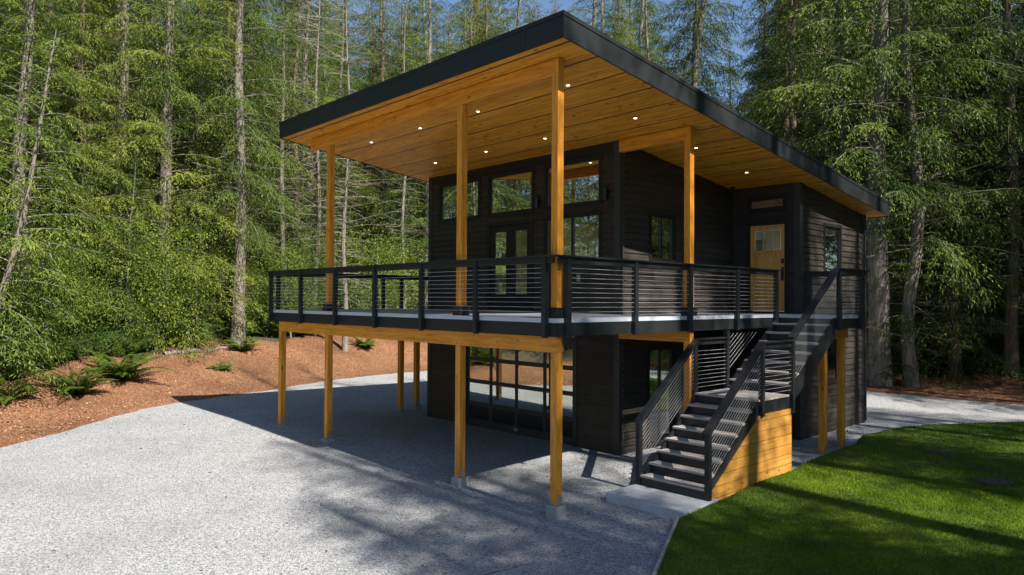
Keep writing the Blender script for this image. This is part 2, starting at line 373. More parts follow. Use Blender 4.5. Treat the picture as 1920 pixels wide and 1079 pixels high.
# corner boards
for bxs in ([(XS - .12, XS + .042, YF - .042, YF - .004, rz(YF)), (XS + .004, XS + .042, YF - .004, YF + .11, rz(YF + .11))], [(XL - .042, XL + .10, YF - .042, YF - .004, rz(YF))],
            [(XE - .11, XE + .042, YE - .042, YE - .004, rz(YE)), (XE + .004, XE + .042, YE - .004, YE + .11, rz(YE + .11))], [(XE + .004, XE + .042, YB - .11, YB + .03, rz(YB + .03))]):
    k = MB()
    for a_, b_, c_, d_, e_ in bxs: k.box(a_, b_, c_, d_, -.021, e_ - .003)
    k.build('corner_board', 'edge_trim', cabin, .002)
k = MB(); k.box(XL + .10, XS - .12, YF - .036, YF - .004, rz(YF) - .2, rz(YF) - .012); k.build('band_board', 'trim', cabin, .002)
k = MB(); k.box(XS + .004, XS + .06, YE - .06, YE - .003, DZ + .003, rz(YE) - .003); k.build('corner_board', 'trim', cabin)
k = MB(); k.box(XS + .004, XS + .06, YE - .06, YE - .003, -.02, 2.7); k.build('corner_board', 'trim', cabin)
# roof
def slab(y0, y1, x0, x1, d0, d1):
    return [(x, y, rz(y) + d) for d in (d0, d1) for y in (y0, y1) for x in (x0, x1)]
SF = [(0, 2, 3, 1), (4, 5, 7, 6), (0, 1, 5, 4), (2, 6, 7, 3), (0, 4, 6, 2), (1, 3, 7, 5)]
k = MB(); k.add(slab(RY0 + .03, RY1 - .03, RX0 + .03, RX1 - .03, .07, RT - .02), SF); roof = k.build('roof', 'roofing', cabin)
k = MB(); t = .03
k.add(slab(RY0, RY0 + t, RX0, RX1, -.012, RT), SF); k.add(slab(RY1 - t, RY1, RX0, RX1, -.012, RT), SF)
k.add(slab(RY0 + t, RY1 - t, RX0, RX0 + t, -.012, RT), SF); k.add(slab(RY0 + t, RY1 - t, RX1 - t, RX1, -.012, RT), SF)
k.add(slab(RY0 - .012, RY0, RX0 - .012, RX1 + .012, RT - .06, RT + .006), SF); k.add(slab(RY0, RY1, RX1, RX1 + .012, RT - .06, RT + .006), SF)
k.add(slab(RY0, RY1, RX0 - .012, RX0, RT - .06, RT + .006), SF)
for x in (-6.2, -3.2, -.2): k.add(slab(RY0 - .004, RY0, x, x + .006, -.01, RT - .062), SF)
k.build('fascia', 'fascia', roof)
k = MB(); ys = [RY0 + .03, -.35, .3] + [1.02 + .75 * i for i in range(15)] + [RY1 - .03]
for p, q in zip(ys, ys[1:]): k.add(slab(p + .019, q - .019, RX0 + .04, RX1 - .04, 0, .022), SF)
k.build('soffit', 'soffit', roof)
k = MB()
for p in ys[1:-1]: k.add(slab(p - .0185, p + .0185, RX0 + .04, RX1 - .04, .002, .020), SF)
k.build('vent_strip', 'black', roof)
k = MB(); k.add(slab(RY0 + .03, RY1 - .03, RX0 + .035, RX1 - .035, .06, .069), SF); k.build('soffit_backing', 'black', roof)
LP = [(x, y) for y in (.9, 2.82) for x in (-7.03, -5.03, -3.06, -.61)] + [(-.61, 4.93), (-.6, 7.03)]
for x, y in LP:
    k = MB(); z = rz(y); k.tube((x, y, z - .004), (x, y, z + .004), .05, 20); o = k.build('recessed_light', 'white', roof)
    k = MB(); k.tube((x, y, z - .006), (x, y, z - .001), .030, 20)
    o2 = k.build('light_lens', 'lamp', roof)
# ceiling beams and upper posts
PW = .07
def post(x, y, z0, z1, parent, name='post', mt='cedar_z', w_=PW):
    k = MB(); k.box(x - w_, x + w_, y - w_, y + w_, z0, z1); return k.build(name, mt, parent, .006)
k = MB(); k.box(-8.24, -.003, -PW + .004, PW - .004, 6.875, rz(PW) - .001); k.build('ceiling_beam', 'cedar_x', cabin, .006)
k = MB(); k.box(XS + .036, -.004, YF - .066, YF + .066, 6.42, rz(YF + .066) - .001); k.build('ceiling_beam', 'cedar_x', cabin, .006)
def notched(x, y, z0, zb, z1):
    k = MB(); k.prism([(x - PW, z0), (x + PW, z0), (x + PW, z1), (x, z1), (x, zb), (x - PW, zb)], 1, y - PW, y + PW); return k.build('post', 'cedar_z', cabin, .006)
UP = [(-2.435, 0), (-7.345, 0), (0, 0), (0, YF)]
for i, (x, y) in enumerate(UP):
    zt = DZ + .17
    if i < 2: post(x, y, zt, 6.873, cabin)
    else: notched(x, y, zt, 6.873 if i == 2 else 6.418, rz(y + PW) - .002)
    k = MB(); k.box(x - .115, x + .115, y - .115, y + .115, DZ + .002, DZ + .15); k.box(x - .125, x + .125, y - .125, y + .125, DZ + .15, DZ + .172); k.build('post_base', 'rail', cabin, .004)
# ceiling lights inside, inferred from the transom and side window looking lit
for x, y in ((-4.3, 7.0), (-4.3, 10.0), (-1.2, 10.2)):
    la = bpy.data.lights.new('interior_light', 'AREA'); la.shape = 'DISK'; la.size = .5; la.energy = 10; la.color = (1, .86, .68); lo_ = bpy.data.objects.new('interior_light', la); C.objects.link(lo_); lo_.parent = cabin
    lo_.location = Vector((x, y, rz(y) - .12)) - cabin.location
    k = MB(); k.tube((x, y, rz(y) - .10), (x, y, rz(y) - .002), .26, 24); k.build('ceiling_lamp', 'white', cabin)
# sconces, outlet, camera lamp, downlight spot
for x in (-2.04, -4.135):
    k = MB(); k.box(x - .05, x + .05, YF - .07, YF - .022, 5.5, 5.64); k.tube((x, YF - .11, 5.42), (x, YF - .11, 5.72), .05, 16); k.build('wall_light', 'black', cabin, .003)
k = MB(); k.box(-2.9, -2.8, YF - .05, YF - .02, 3.68, 3.84); k.build('outlet_cover', 'steel', cabin, .003)
k = MB(); k.tube((-2.95, YF - .06, 2.60), (-2.95, YF - .06, 2.53), .06, 14); o = k.build('security_camera', 'black', cabin)
k = MB(); k.tube((-2.95, YF - .07, 2.53), (-2.95, YF - .10, 2.44), .05, 14, .02); k.build('lens_dome', 'white', o)
k = MB(); z = rz(8.05); k.tube((XS + .2, 8.0, z - .001), (XS + .2, 8.0, z - .12), .05, 14); k.tube((XS + .2, 7.98, z - .12), (XS + .2, 7.86, z - .2), .045, 14, .02); k.build('security_camera', 'black', cabin)
# downpipe on the far corner
k = MB(); k.tube((XE + .09, YB - .05, .05), (XE + .09, YB - .05, rz(YB) - .01), .03, 10); k.build('downpipe', 'rail', cabin)

# ------------------------------------------------------------------ deck
deck = thing('deck', (-5, 1.5, 0), 'raised grey timber deck on cedar posts with black cable railing around the cabin', 'deck')
PX1, PY0, PY1 = 1.46, 6.99, 8.42        # platform at the head of the stairs
k = MB(); t0 = DZ - .03
def boards(x0, x1, y0, y1):
    y = y0
    while y < y1 - .01:
        k.box(x0, x1, y, min(y + .134, y1), t0, DZ); y += .14
boards(DX0 + .02, DX1 - .02, DY0 + .02, YF - .02); boards(XS + .03, DX1 - .02, YF - .01, YE - .03); boards(DX0 + .02, XL - .03, YF - .01, 5.6)
boards(DX1 - .018, PX1 - .02, PY0 + .02, PY1 - .02); boards(XE + .04, DX1 - .022, YE - .02, PY1 - .02)
k.build('deck_boards', 'decking', deck)
k = MB(); k.box(DX0 + .05, DX1 - .05, DY0 + .05, YF - .05, t0 - .14, t0 - .012); k.box(XS + .05, DX1 - .05, YF - .04, YE - .05, t0 - .14, t0 - .012); k.box(DX0 + .05, XL - .06, YF - .04, 5.55, t0 - .14, t0 - .012)
k.box(DX1, PX1 - .05, PY0 + .05, PY1 - .05, t0 - .14, t0 - .012); k.build('joist_framing', 'trim', deck)
def edge(pts):
    a = MB(); b_ = MB()
    for (x0, x1, y0, y1) in pts:
        a.box(x0, x1, y0, y1, FB, FT); b_.box(x0 - .006, x1 + .006, y0 - .006, y1 + .006, FT + .001, DZ + .002)
    a.build('fascia', 'fascia', deck); b_.build('edge_board', 'deck_edge', deck)
e = .018
edge([(DX0, DX1, DY0, DY0 + e), (DX1 - e, DX1, DY0 + e + .013, PY0 - .014), (DX0, DX0 + e, DY0 + e + .013, 5.6), (DX1 - e + .001, PX1, PY0, PY0 + e), (PX1 - e, PX1, PY0 + e + .013, PY1), (XE + .05, PX1 - e - .013, PY1 - e, PY1)])
# beams
BT = FB - .003; BB = 2.42
k = MB(); k.box(-9.86, .066, -.064, .064, BB, BT); k.build('beam', 'cedar_x', deck, .005)
k = MB(); k.box(XS + .04, .066, YF - .064, YF + .064, 2.455, BT); k.build('beam', 'cedar_x', deck, .005)
k = MB(); k.box(-9.85, -9.71, .08, 5.3, BB, BT); k.build('beam', 'cedar_y', deck, .005)
k = MB(); k.box(1.05, 1.19, 6.999, 8.3, 2.45, BT - .004); k.build('beam', 'cedar_y', deck, .005)
LPS = [(0, 0, .0, BB), (-2.44, 0, 0, BB), (-7.354, 0, 0, BB), (-9.783, 0, 0, BB), (-9.78, 3.67, .0, BB), (-9.8, 4.25, .12, BB), (0, YF - .01, .0, 2.453), (1.118, 7.15, .0, 2.448), (1.118, 8.08, .0, 2.448)]
for i, (x, y, zb, zt) in enumerate(LPS):
    p = post(x, y, zb + .004, zt - .002, deck)
    g = float(gz(x, y)); k = MB(); s = .115 if i < 7 else .16
    bot, tp = min(g, -.02) - .3, zb
    if i >= 7: tp = zb - .0
    k.add([(x + a * s * q, y + b_ * s * q, z) for q, z in ((1.12, bot), (1, tp)) for b_ in (-1, 1) for a in (-1, 1)], [(0, 2, 3, 1), (4, 5, 7, 6), (0, 1, 5, 4), (2, 6, 7, 3), (0, 4, 6, 2), (1, 3, 7, 5)])
    k.build('footing', 'footing', deck, .012)
    k = MB(); k.box(x + PW + .001, x + PW + .005, y - .035, y + .035, zb + .002, zb + .17); k.box(x - PW - .005, x - PW - .001, y - .035, y + .035, zb + .002, zb + .17)
    k.box(x - .035, x + .035, y - PW - .005, y - PW - .001, zb + .002, zb + .05); k.build('post_bracket', 'steel', deck)
# railings: (posts, run direction) -> railing part with post, cable children
def railing(pts, parent, posts, zt=RAIL, zb=FB - .02, cables=10, end_caps=True, out=(0, 0), cap0=0, cap1=0):
    """level run between pts[0] and pts[1] (x,y); posts = parameters along it in metres"""
    (x0, y0), (x1, y1) = pts; d = Vector((x1 - x0, y1 - y0, 0)); L = d.length; d.normalize()
    A = Vector((x0, y0, 0)) - d * cap0; B = Vector((x1, y1, 0)) + d * cap1
    k = MB(); k.bar(A + Vector((0, 0, zt - .014)), B + Vector((0, 0, zt - .014)), .135, .028)
    k.bar(Vector((x0, y0, zt - .078)) , Vector((x1, y1, zt - .078)), .038, .098)
    r_ = k.build('railing', 'rail', parent, .003)
    for s in posts:
        p = Vector((x0, y0, 0)) + d * s; k = MB()
        h = .044
        if abs(d.x) > abs(d.y): k.prism([(p.x - h, zt - .031), (p.x + h, zt - .031), (p.x + h, zb + .03), (p.x + h - .02, zb), (p.x - h + .02, zb), (p.x - h, zb + .03)], 1, p.y - h, p.y + h)
        else: k.prism([(p.y - h, zt - .031), (p.y + h, zt - .031), (p.y + h, zb + .03), (p.y + h - .02, zb), (p.y - h + .02, zb), (p.y - h, zb + .03)], 0, p.x - h, p.x + h)
        k.build('railing_post', 'rail', r_, .003)
    z_top = zt - .2; z_bot = max(zb, DZ if zb < DZ and zt > 3.5 else zb) + .1
    return r_, z_top, z_bot
def cable_set(p, q, par, n_, za, zb_):
    for i in range(n_):
        z = za + (zb_ - za) * i / (n_ - 1)
        k = MB(); k.tube((p[0], p[1], p[2] + z), (q[0], q[1], q[2] + z), .0025, 5); k.build('cable', 'cable', par)
yr = DY0 - .052; xr = DX1 + .052
r_, a, b_ = railing([(DX0 - .05, yr), (DX1 - .0, yr)], deck, [v - DX0 + .05 for v in (-10.05, -8.39, -6.72, -5.06, -3.4, -1.77, -.07)], cap1=.12, cap0=.05)
cable_set((-10.05, yr, 0), (-.07, yr, 0), r_, 10, a, DZ + .1)
r_, a, b_ = railing([(xr, DY0 + .0), (xr, 6.97)], deck, [v - DY0 for v in (.07, 1.81, 3.52, 5.25, 6.92)], cap1=.04, cap0=.05)
cable_set((xr, .07, 0), (xr, 6.92, 0), r_, 10, a, DZ + .1)
for q in r_.children: pass
r_, a, b_ = railing([(DX0 - .05, DY0), (DX0 - .05, 5.6)], deck, [v - DY0 for v in (.06, 1.7, 3.31, 3.95, 5.5)])
cable_set((DX0 - .05, .06, 0), (DX0 - .05, 5.5, 0), r_, 10, a, DZ + .1)
r_, a, b_ = railing([(DX0, 5.64), (XL - .05, 5.64)], deck, [.1, 1.5]); cable_set((DX0, 5.64, 0), (XL - .06, 5.64, 0), r_, 10, a, DZ + .1)
r_, a, b_ = railing([(PX1 + .05, PY0 + .02), (PX1 + .05, PY1)], deck, [.05, 1.2], cap1=.1); cable_set((PX1 + .05, PY0 + .07, 0), (PX1 + .05, 8.2, 0), r_, 10, a, DZ + .1)
r_, a, b_ = railing([(XE + .06, PY1 + .05), (PX1 + .05, PY1 + .05)], deck, [.1, 1.3]); cable_set((XE + .16, PY1 + .05, 0), (PX1, PY1 + .05, 0), r_, 10, a, DZ + .1)

# ------------------------------------------------------------------ staircase
stair = thing('staircase', (.8, 4, 0), 'black staircase with grey treads, cable rails and a cedar skirt climbing to the deck', 'staircase')
SX0, SX1 = .17, 1.46; PZ = .01; RI = (DZ - PZ) / 16; LZ = PZ + 8 * RI; LY0, LY1 = 3.68, 4.84
run1 = (LY0 - 1.96) / 7; run2 = (6.74 - 4.94) / 6
def flight(y0, z0, run, nt_, ytop):
    for i in range(nt_):
        z = z0 + (i + 1) * RI; y = y0 + i * run; last = i == nt_ - 1
        k = MB(); d1 = (ytop if last else y + run) + .022
        ym = y + (run + .02) / 2
        k.box(SX0, SX1, y, ym - .003, z - .04, z); k.box(SX0, SX1, ym + .003, min(d1, y + run + .03), z - .04, z); k.build('tread', 'tread', stair, .004)
    k = MB()
    for i in range(nt_ + 1):
        z = z0 + i * RI; y = y0 + i * run + .028
        k.box(SX0 + .045, SX1 - .045, y, y + .018, z - .0, z + RI - .042)
    k.build('riser', 'rail', stair)
flight(1.96, PZ, run1, 7, LY0); flight(4.94, LZ, run2, 7, 6.99)
k = MB()
y = LY0
while y < LY1 - .02: k.box(SX0, SX1 + .04, y, min(y + .136, LY1), LZ - .035, LZ); y += .14
k.build('landing', 'tread', stair, .003)
k = MB(); k.box(SX0 + .02, SX1 + .02, LY0 + .05, LY1 + .08, LZ - .26, LZ - .037); k.build('landing_frame', 'rail', stair)
for x0, x1 in ((SX0 - .005, SX0 + .04), (SX1 - .04, SX1 + .005)):
    g = RI / run1
    k = MB(); k.prism([(1.96 + .03, PZ - .0), (1.96 + .03, PZ + RI - .045), (LY0 + .045, LZ - .045), (LY0 + .045, LZ - .045 - .42), (2.35, PZ)], 0, x0, x1); k.build('stringer', 'rail', stair)
    k = MB(); k.prism([(LY1 + .02, LZ - .04), (4.98, LZ + RI - .045), (6.98, DZ - .05), (6.98, DZ - .45), (LY1 + .02, LZ - .30)], 0, x0, x1); k.build('stringer', 'rail', stair)
# cedar skirt under the right side
k = MB(); wy = [(2.08, -.15), (LY1 + .08, -.15), (LY1 + .08, LZ - .27), (LY0 + .06, LZ - .27), (LY0 - .06, LZ - .36), (2.02, .03)]
k.prism(wy, 0, SX1 + .012, SX1 + .045); k.box(SX0 + .1, SX1 + .012, LY1 + .05, LY1 + .08, -.15, LZ - .27); k.build('skirt_panel', 'skirt', stair, .002)
# stair rails
def rake(x, y0, z0, y1, z1, pbase, ptop, posts):
    k = MB(); e = Vector((0, y1 - y0, z1 - z0)).normalized() * .09
    k.bar(Vector((x, y0, z0 - .016)) - e, (x, y1, z1 - .016), .135, .03); k.bar((x, y0, z0 - .085), (x, y1, z1 - .085), .038, .1)
    r_ = k.build('railing', 'rail', stair, .003)
    for (yy, zb) in posts:
        zt = z0 + (z1 - z0) * (yy - y0) / (y1 - y0) - .035; k = MB(); k.box(x - .044, x + .044, yy - .044, yy + .044, zb, zt); k.build('railing_post', 'rail', r_, .003)
    for i in range(10):
        off = -.2 - i * .076; k = MB(); k.tube((x, y0 + .03, z0 + off), (x, y1 - .03, z1 + off), .0025, 5); k.build('cable', 'cable', r_)
    return r_
XLr, XRr = SX0 - .05, SX1 + .05
for x in (XLr, XRr): rake(x, 2.0, 1.17, 3.80, 2.53, 0, 0, [(2.0, PZ + .002), (3.76, LZ - .3)])
for x in (XRr,): rake(x, 4.98, 2.64, 6.95, RAIL + .02, 0, 0, [(4.93, LZ - .35)])
rake(XLr + .0, 4.98, 2.46 - .0, 5.6, 2.46 + .62 * (RAIL - 2.64) / 1.97, 0, 0, [(4.93, LZ - .2)]) if False else None
for x in (XLr, XRr):
    zt = 2.53; k = MB(); k.bar((x, 3.8, zt - .014), (x, 4.95, zt - .014), .135, .028); k.bar((x, 3.8, zt - .078), (x, 4.95, zt - .078), .038, .098)
    r_ = k.build('railing', 'rail', stair, .003)
    for i in range(10):
        z = LZ + .09 + i * .078; k = MB(); k.tube((x, 3.8, z), (x, 4.93, z), .0025, 5); k.build('cable', 'cable', r_)
    if x == XLr:
        k = MB(); k.box(x - .044, x + .044, 4.885, 4.973, LZ - .25, BT - .02); k.build('railing_post', 'rail', r_, .003)
        for i in range(9):
            k = MB(); k.tube((x, 4.96, LZ + .35 + i * .1), (x, 4.96 + (2.6 - (LZ + .35 + i * .1)) / .64 * 1., 2.6), .0025, 5); k.build('cable', 'cable', r_)
# grab rail beside the right rail
k = MB(); k.tube((XRr - .1, 2.0, 1.0), (XRr - .1, 3.9, 2.43), .018, 8); k.build('handrail', 'rail', stair)
# concrete pad
k = MB(); k.box(.055, 1.605, 1.161, 2.226, -.2, PZ); pad = k.build('concrete_pad', 'concrete', None, .012); tag(pad, 'pale concrete pad at the foot of the staircase', 'concrete pad')

# ------------------------------------------------------------------ terrain
rng = np.random.default_rng(11)
CLR = np.array([(-4, -20), (-9, -12), (-12.5, -5.6), (-13.3, -4.3), (-14.4, -2.8), (-15.6, -.8), (-16.2, .8), (-17, 3.2), (-18.4, 6.5), (-19, 11), (-18, 16), (-12, 18.6), (-2.7, 19.2), (2.2, 19.4), (10, 20.5), (24, 24), (44, 26), (46, -32), (4, -34)], float)
def resample(P, step):
    out = []; k = len(P)
    for i in range(k):                         # Catmull-Rom through the corners
        p0, p1, p2, p3 = P[i - 1], P[i], P[(i + 1) % k], P[(i + 2) % k]; m_ = max(2, int(np.linalg.norm(p2 - p1) / step))
        for j in range(m_):
            t = j / m_; out.append(.5 * ((2 * p1) + (-p0 + p2) * t + (2 * p0 - 5 * p1 + 4 * p2 - p3) * t * t + (-p0 + 3 * p1 - 3 * p2 + p3) * t ** 3))
    return np.array(out)
CB = resample(CLR, .35)
def sdist_exact(x, y, P):
    """signed distance to the clearing's edge, positive in the forest"""
    x = np.atleast_1d(np.asarray(x, float)); y = np.atleast_1d(np.asarray(y, float)); sh = x.shape; x = x.ravel(); y = y.ravel()
    d = np.full(x.size, 1e9); ins = np.zeros(x.size, bool); k = len(P)
    for i in range(k):
        a = P[i]; b = P[(i + 1) % k]; e = b - a
        t = np.clip(((x - a[0]) * e[0] + (y - a[1]) * e[1]) / (e @ e), 0, 1)
        d = np.minimum(d, (x - a[0] - t * e[0]) ** 2 + (y - a[1] - t * e[1]) ** 2)
        c = (a[1] > y) != (b[1] > y)
        with np.errstate(divide='ignore', invalid='ignore'): xi = a[0] + (y - a[1]) / (b[1] - a[1] if b[1] != a[1] else 1e-9) * e[0]
        ins ^= c & (x < xi)
    d = np.sqrt(d); return np.where(ins, -d, d).reshape(sh)
_gx = np.arange(-110, 100.1, .5); _gy = np.arange(-80, 120.1, .5); _X, _Y = np.meshgrid(_gx, _gy)
_G = sdist_exact(_X, _Y, resample(CLR, .8))
def sdist(x, y, P=None):
    if P is not None: return sdist_exact(x, y, P)
    x = np.atleast_1d(np.asarray(x, float)); y = np.atleast_1d(np.asarray(y, float))
    a = np.clip((x + 110) / .5, 0, len(_gx) - 1.001); b_ = np.clip((y + 80) / .5, 0, len(_gy) - 1.001); i = a.astype(int); j = b_.astype(int); a = a - i; b_ = b_ - j
    return (_G[j, i] * (1 - a) + _G[j, i + 1] * a) * (1 - b_) + (_G[j + 1, i] * (1 - a) + _G[j + 1, i + 1] * a) * b_
def bumps(x, y):
    return .10 * np.sin(x * .7 + 1.3 * np.sin(y * .31)) * np.sin(y * .53 + .8) + .05 * np.sin(x * 1.9 + y * 1.3) * np.sin(y * 2.1 - x * .7)
def terr(x, y):
    x = np.asarray(x, float); y = np.asarray(y, float); t = np.maximum(sdist(x, y), 0)
    left = smooth((-4 - x) / 8); hgt = .55 + .65 * left; sl = .035 + .05 * left
    h = hgt * smooth(t / 6.5) + sl * np.clip(t - 2, 0, 35) + bumps(x, y) * smooth(t / 3)
    return gz(x, y) + h
def grid_sheet(name, xs, ys, zf, mt):
    X, Y = np.meshgrid(xs, ys); Z = zf(X, Y); nx = len(xs); ny = len(ys)
    v = np.stack([X.ravel(), Y.ravel(), Z.ravel()], 1); i = (np.arange(ny - 1)[:, None] * nx + np.arange(nx - 1)[None]).ravel()
    f = np.stack([i, i + 1, i + nx + 1, i + nx], 1); return np_mesh(name, v, f, mt, smooth_=True)
def np_mesh(name, v, f, mt, smooth_=False, attrs=None, link=True, parent=None):
    me = bpy.data.meshes.new(name); v = np.ascontiguousarray(v, np.float32); f = np.ascontiguousarray(f, np.int32); k = f.shape[1]
    me.vertices.add(len(v)); me.vertices.foreach_set('co', v.ravel()); me.loops.add(f.size); me.loops.foreach_set('vertex_index', f.ravel())
    me.polygons.add(len(f)); me.polygons.foreach_set('loop_start', np.arange(len(f), dtype=np.int32) * k)
    try: me.polygons.foreach_set('loop_total', np.full(len(f), k, np.int32))
    except Exception: pass
    if attrs:
        for a, val in attrs.items():
            at = me.attributes.new(a, 'FLOAT', 'FACE'); at.data.foreach_set('value', np.ascontiguousarray(val, np.float32))
    me.update(calc_edges=True)
    if smooth_: me.shade_smooth()
    me.materials.append(M[mt] if isinstance(mt, str) else mt)
    o = bpy.data.objects.new(name, me)
    if link: C.objects.link(o)
    if parent: o.parent = parent
    return o

def ground_mat(name, stops, scale, bstr=.5, rough=.95, big=None, bd=.03):
    m, n, b = mat(name); v = coords(n); g = noise(n, v, scale, 6, .7); g2 = noise(n, v, scale * .07, 3)
    col = ramp(n, g, stops)
    if big: col = mixc(n, ramp(n, g2, [(.4, (0, 0, 0)), (.6, (1, 1, 1))]), col, big)
    n.links.new(col, b.inputs['Base Color']); b.inputs['Roughness'].default_value = rough; bump(n, b, g, bstr, bd); return m
M['forest_floor'] = ground_mat('forest_floor', [(.3, (.020, .016, .010)), (.5, (.07, .05, .03)), (.7, (.14, .10, .06))], 6, big=(.035, .05, .015))

def stones_mat(name, sc, dark, mid, light, fleck, bstr=.9, pt=0):
    m, n, b = mat(name); v = coords(n)
    nz = N(n, 'ShaderNodeTexNoise', Scale=sc * .8, Detail=2); n.links.new(v, nz.inputs['Vector'])
    wv = n.nodes.new('ShaderNodeVectorMath'); wv.operation = 'MULTIPLY_ADD'; n.links.new(nz.outputs['Color'], wv.inputs[0]); wv.inputs[1].default_value = (.02, .02, .02); n.links.new(v, wv.inputs[2])
    cols = []; hs = []
    for s, wgt in ((sc, 1.), (sc * 1.9, .5)):
        vo = N(n, 'ShaderNodeTexVoronoi', Scale=s, Randomness=1.); n.links.new(wv.outputs[0], vo.inputs['Vector'])
        sp = n.nodes.new('ShaderNodeSeparateColor'); n.links.new(vo.outputs['Color'], sp.inputs[0]); cols.append(sp.outputs[0]); hs.append(vo.outputs['Distance'])
    f = mth(n, 'ADD', mth(n, 'MULTIPLY', cols[0], .6), mth(n, 'MULTIPLY', cols[1], .4))
    col = ramp(n, f, [(.08, dark), (.30, mid), (.62, light), (.9, fleck)])
    patch = noise(n, v, .35, 4, .6)
    col = mixc(n, mth(n, 'MULTIPLY', ramp(n, patch, [(.42, (0, 0, 0)), (.68, (1, 1, 1))]), pt), col, tuple(c * .6 for c in mid)) if pt else mixc(n, mth(n, 'MULTIPLY', ramp(n, patch, [(.45, (0, 0, 0)), (.70, (1, 1, 1))]), .34), col, tuple(c * .6 for c in mid))
    fine = noise(n, v, 3.1, 5, .75)
    col = mixc(n, mth(n, 'MULTIPLY', ramp(n, fine, [(.55, (0, 0, 0)), (.75, (1, 1, 1))]), .18), col, tuple(c * .55 for c in mid))
    n.links.new(col, b.inputs['Base Color']); b.inputs['Roughness'].default_value = .9; b.inputs['Specular IOR Level'].default_value = .25
    h = mth(n, 'ADD', mth(n, 'MULTIPLY', hs[0], -1.), mth(n, 'MULTIPLY', cols[0], .9)); bump(n, b, h, bstr, .022); return m
M['gravel'] = stones_mat('crushed_grey_gravel', 46, (.08, .08, .09), (.30, .305, .31), (.47, .47, .475), (.66, .66, .65))
M['mulch'] = stones_mat('red_bark_chips', 34, (.04, .018, .009), (.16, .068, .031), (.30, .135, .066), (.49, .30, .18), .9, .6)

def centred(lim, a, b_, fine, coarse):
    xs = [0.]; 
    while xs[-1] < b_: xs.append(xs[-1] + fine)
    while xs[-1] < lim: xs.append(xs[-1] + max(coarse, (xs[-1]) * .12))
    ns = [0.]
    while ns[-1] > a: ns.append(ns[-1] - fine)
    while ns[-1] > -lim: ns.append(ns[-1] - max(coarse, -ns[-1] * .12))
    return np.array(sorted(set(ns + xs)))
MW = 6.0
def mulch_w(p):                                # width of the chip bed beyond the gravel edge
    x, y = p[..., 0], p[..., 1]
    return np.clip(3.0 + (y + 6) * .32, 2.4, 6.2) * smooth((20 - x) / 10) * (1 - .35 * smooth((y - 17) / 3))
def groundz(x, y):
    t = sdist(x, y); near = smooth((8.5 - t) / 1.5); return terr(x, y) - .10 * near
g = grid_sheet('ground', centred(900, -60, 36, .6, 1.5), centred(900, -40, 60, .6, 1.5), groundz, 'forest_floor'); tag(g, 'brown forest floor under the trees', None, kind='structure')
# gravel: rings from an inner point to the edge of the clearing
def rings(name, edge, centre, nr, zf, mt, skirt=0.):
    k = len(edge); c = np.array(centre, float); fr_ = 1 - (1 - np.linspace(0, 1, nr + 1)[1:]) ** 1.0
    P = [c[None]] + [c + (edge - c) * q for q in fr_]
    XY = np.concatenate(P); Z = zf(XY[:, 0], XY[:, 1]); v = np.column_stack([XY, Z])
    if skirt: e_ = v[-k:].copy(); e_[:, 2] -= skirt; v = np.concatenate([v, e_]); nr += 1
    i = np.arange(k); j = (i + 1) % k; F = [np.stack([i * 0, 1 + i, 1 + j, 1 + j], 1)]
    for q in range(nr - 1): F.append(np.stack([1 + q * k + i, 1 + (q + 1) * k + i, 1 + (q + 1) * k + j, 1 + q * k + j], 1))
    me = bpy.data.meshes.new(name); fs = [(0, 1 + a, 1 + (a + 1) % k) for a in range(k)] + [tuple(r) for r in np.concatenate(F[1:]).tolist()]
    me.from_pydata(v.tolist(), [], fs); me.materials.append(M[mt]); me.shade_smooth(); o = bpy.data.objects.new(name, me); C.objects.link(o); return o
wob = CB + np.stack([np.sin(np.arange(len(CB)) * .9) * .05 + rng.normal(0, .035, len(CB)), rng.normal(0, .045, len(CB))], 1)
o = rings('gravel', wob, (2, 3), 60, lambda x, y: gz(x, y) + .004, 'gravel'); tag(o, 'pale crushed gravel yard and drive round the cabin', None, kind='structure')
nrm = np.roll(CB, -1, 0) - np.roll(CB, 1, 0); nrm = np.stack([nrm[:, 1], -nrm[:, 0]], 1); nrm /= np.linalg.norm(nrm, axis=1)[:, None]
if sdist(*(CB[5] + nrm[5]).reshape(2, 1))[0] < 0: nrm = -nrm
for _ in range(30): nrm = nrm + np.roll(nrm, 1, 0) + np.roll(nrm, -1, 0); nrm /= np.linalg.norm(nrm, axis=1)[:, None]
mw = mulch_w(CB) * (1 + .12 * np.sin(np.arange(len(CB)) * .35) + .05 * rng.normal(0, 1, len(CB)))
keep = (CB[:, 0] < 34) & (CB[:, 1] > -22) & (mw > .3); idx = np.where(keep)[0]
cut = np.where(np.diff(idx) > 1)[0]
if len(cut): idx = np.concatenate([idx[cut[0] + 1:], idx[:cut[0] + 1]])
NT = 26; rows_ = []
for j in range(NT + 1):
    q = j / NT; P = (wob if j == 0 else CB)[idx] + nrm[idx] * (mw[idx] * q)[:, None] - (nrm[idx] * .12 if j == 0 else 0)
    z = terr(P[:, 0], P[:, 1]) + (.03 if 0 < j < NT else -.02 if j == 0 else -.12) + rng.normal(0, .008, len(P)); rows_.append(np.column_stack([P, z]))
v = np.concatenate(rows_); k = len(idx); i = np.arange(k - 1); F = np.concatenate([np.stack([j * k + i, j * k + i + 1, (j + 1) * k + i + 1, (j + 1) * k + i], 1) for j in range(NT)])
o = np_mesh('bark_mulch_bed', v, F, 'mulch', True); tag(o, 'red brown bark mulch bank between the gravel and the forest', None, kind='structure')
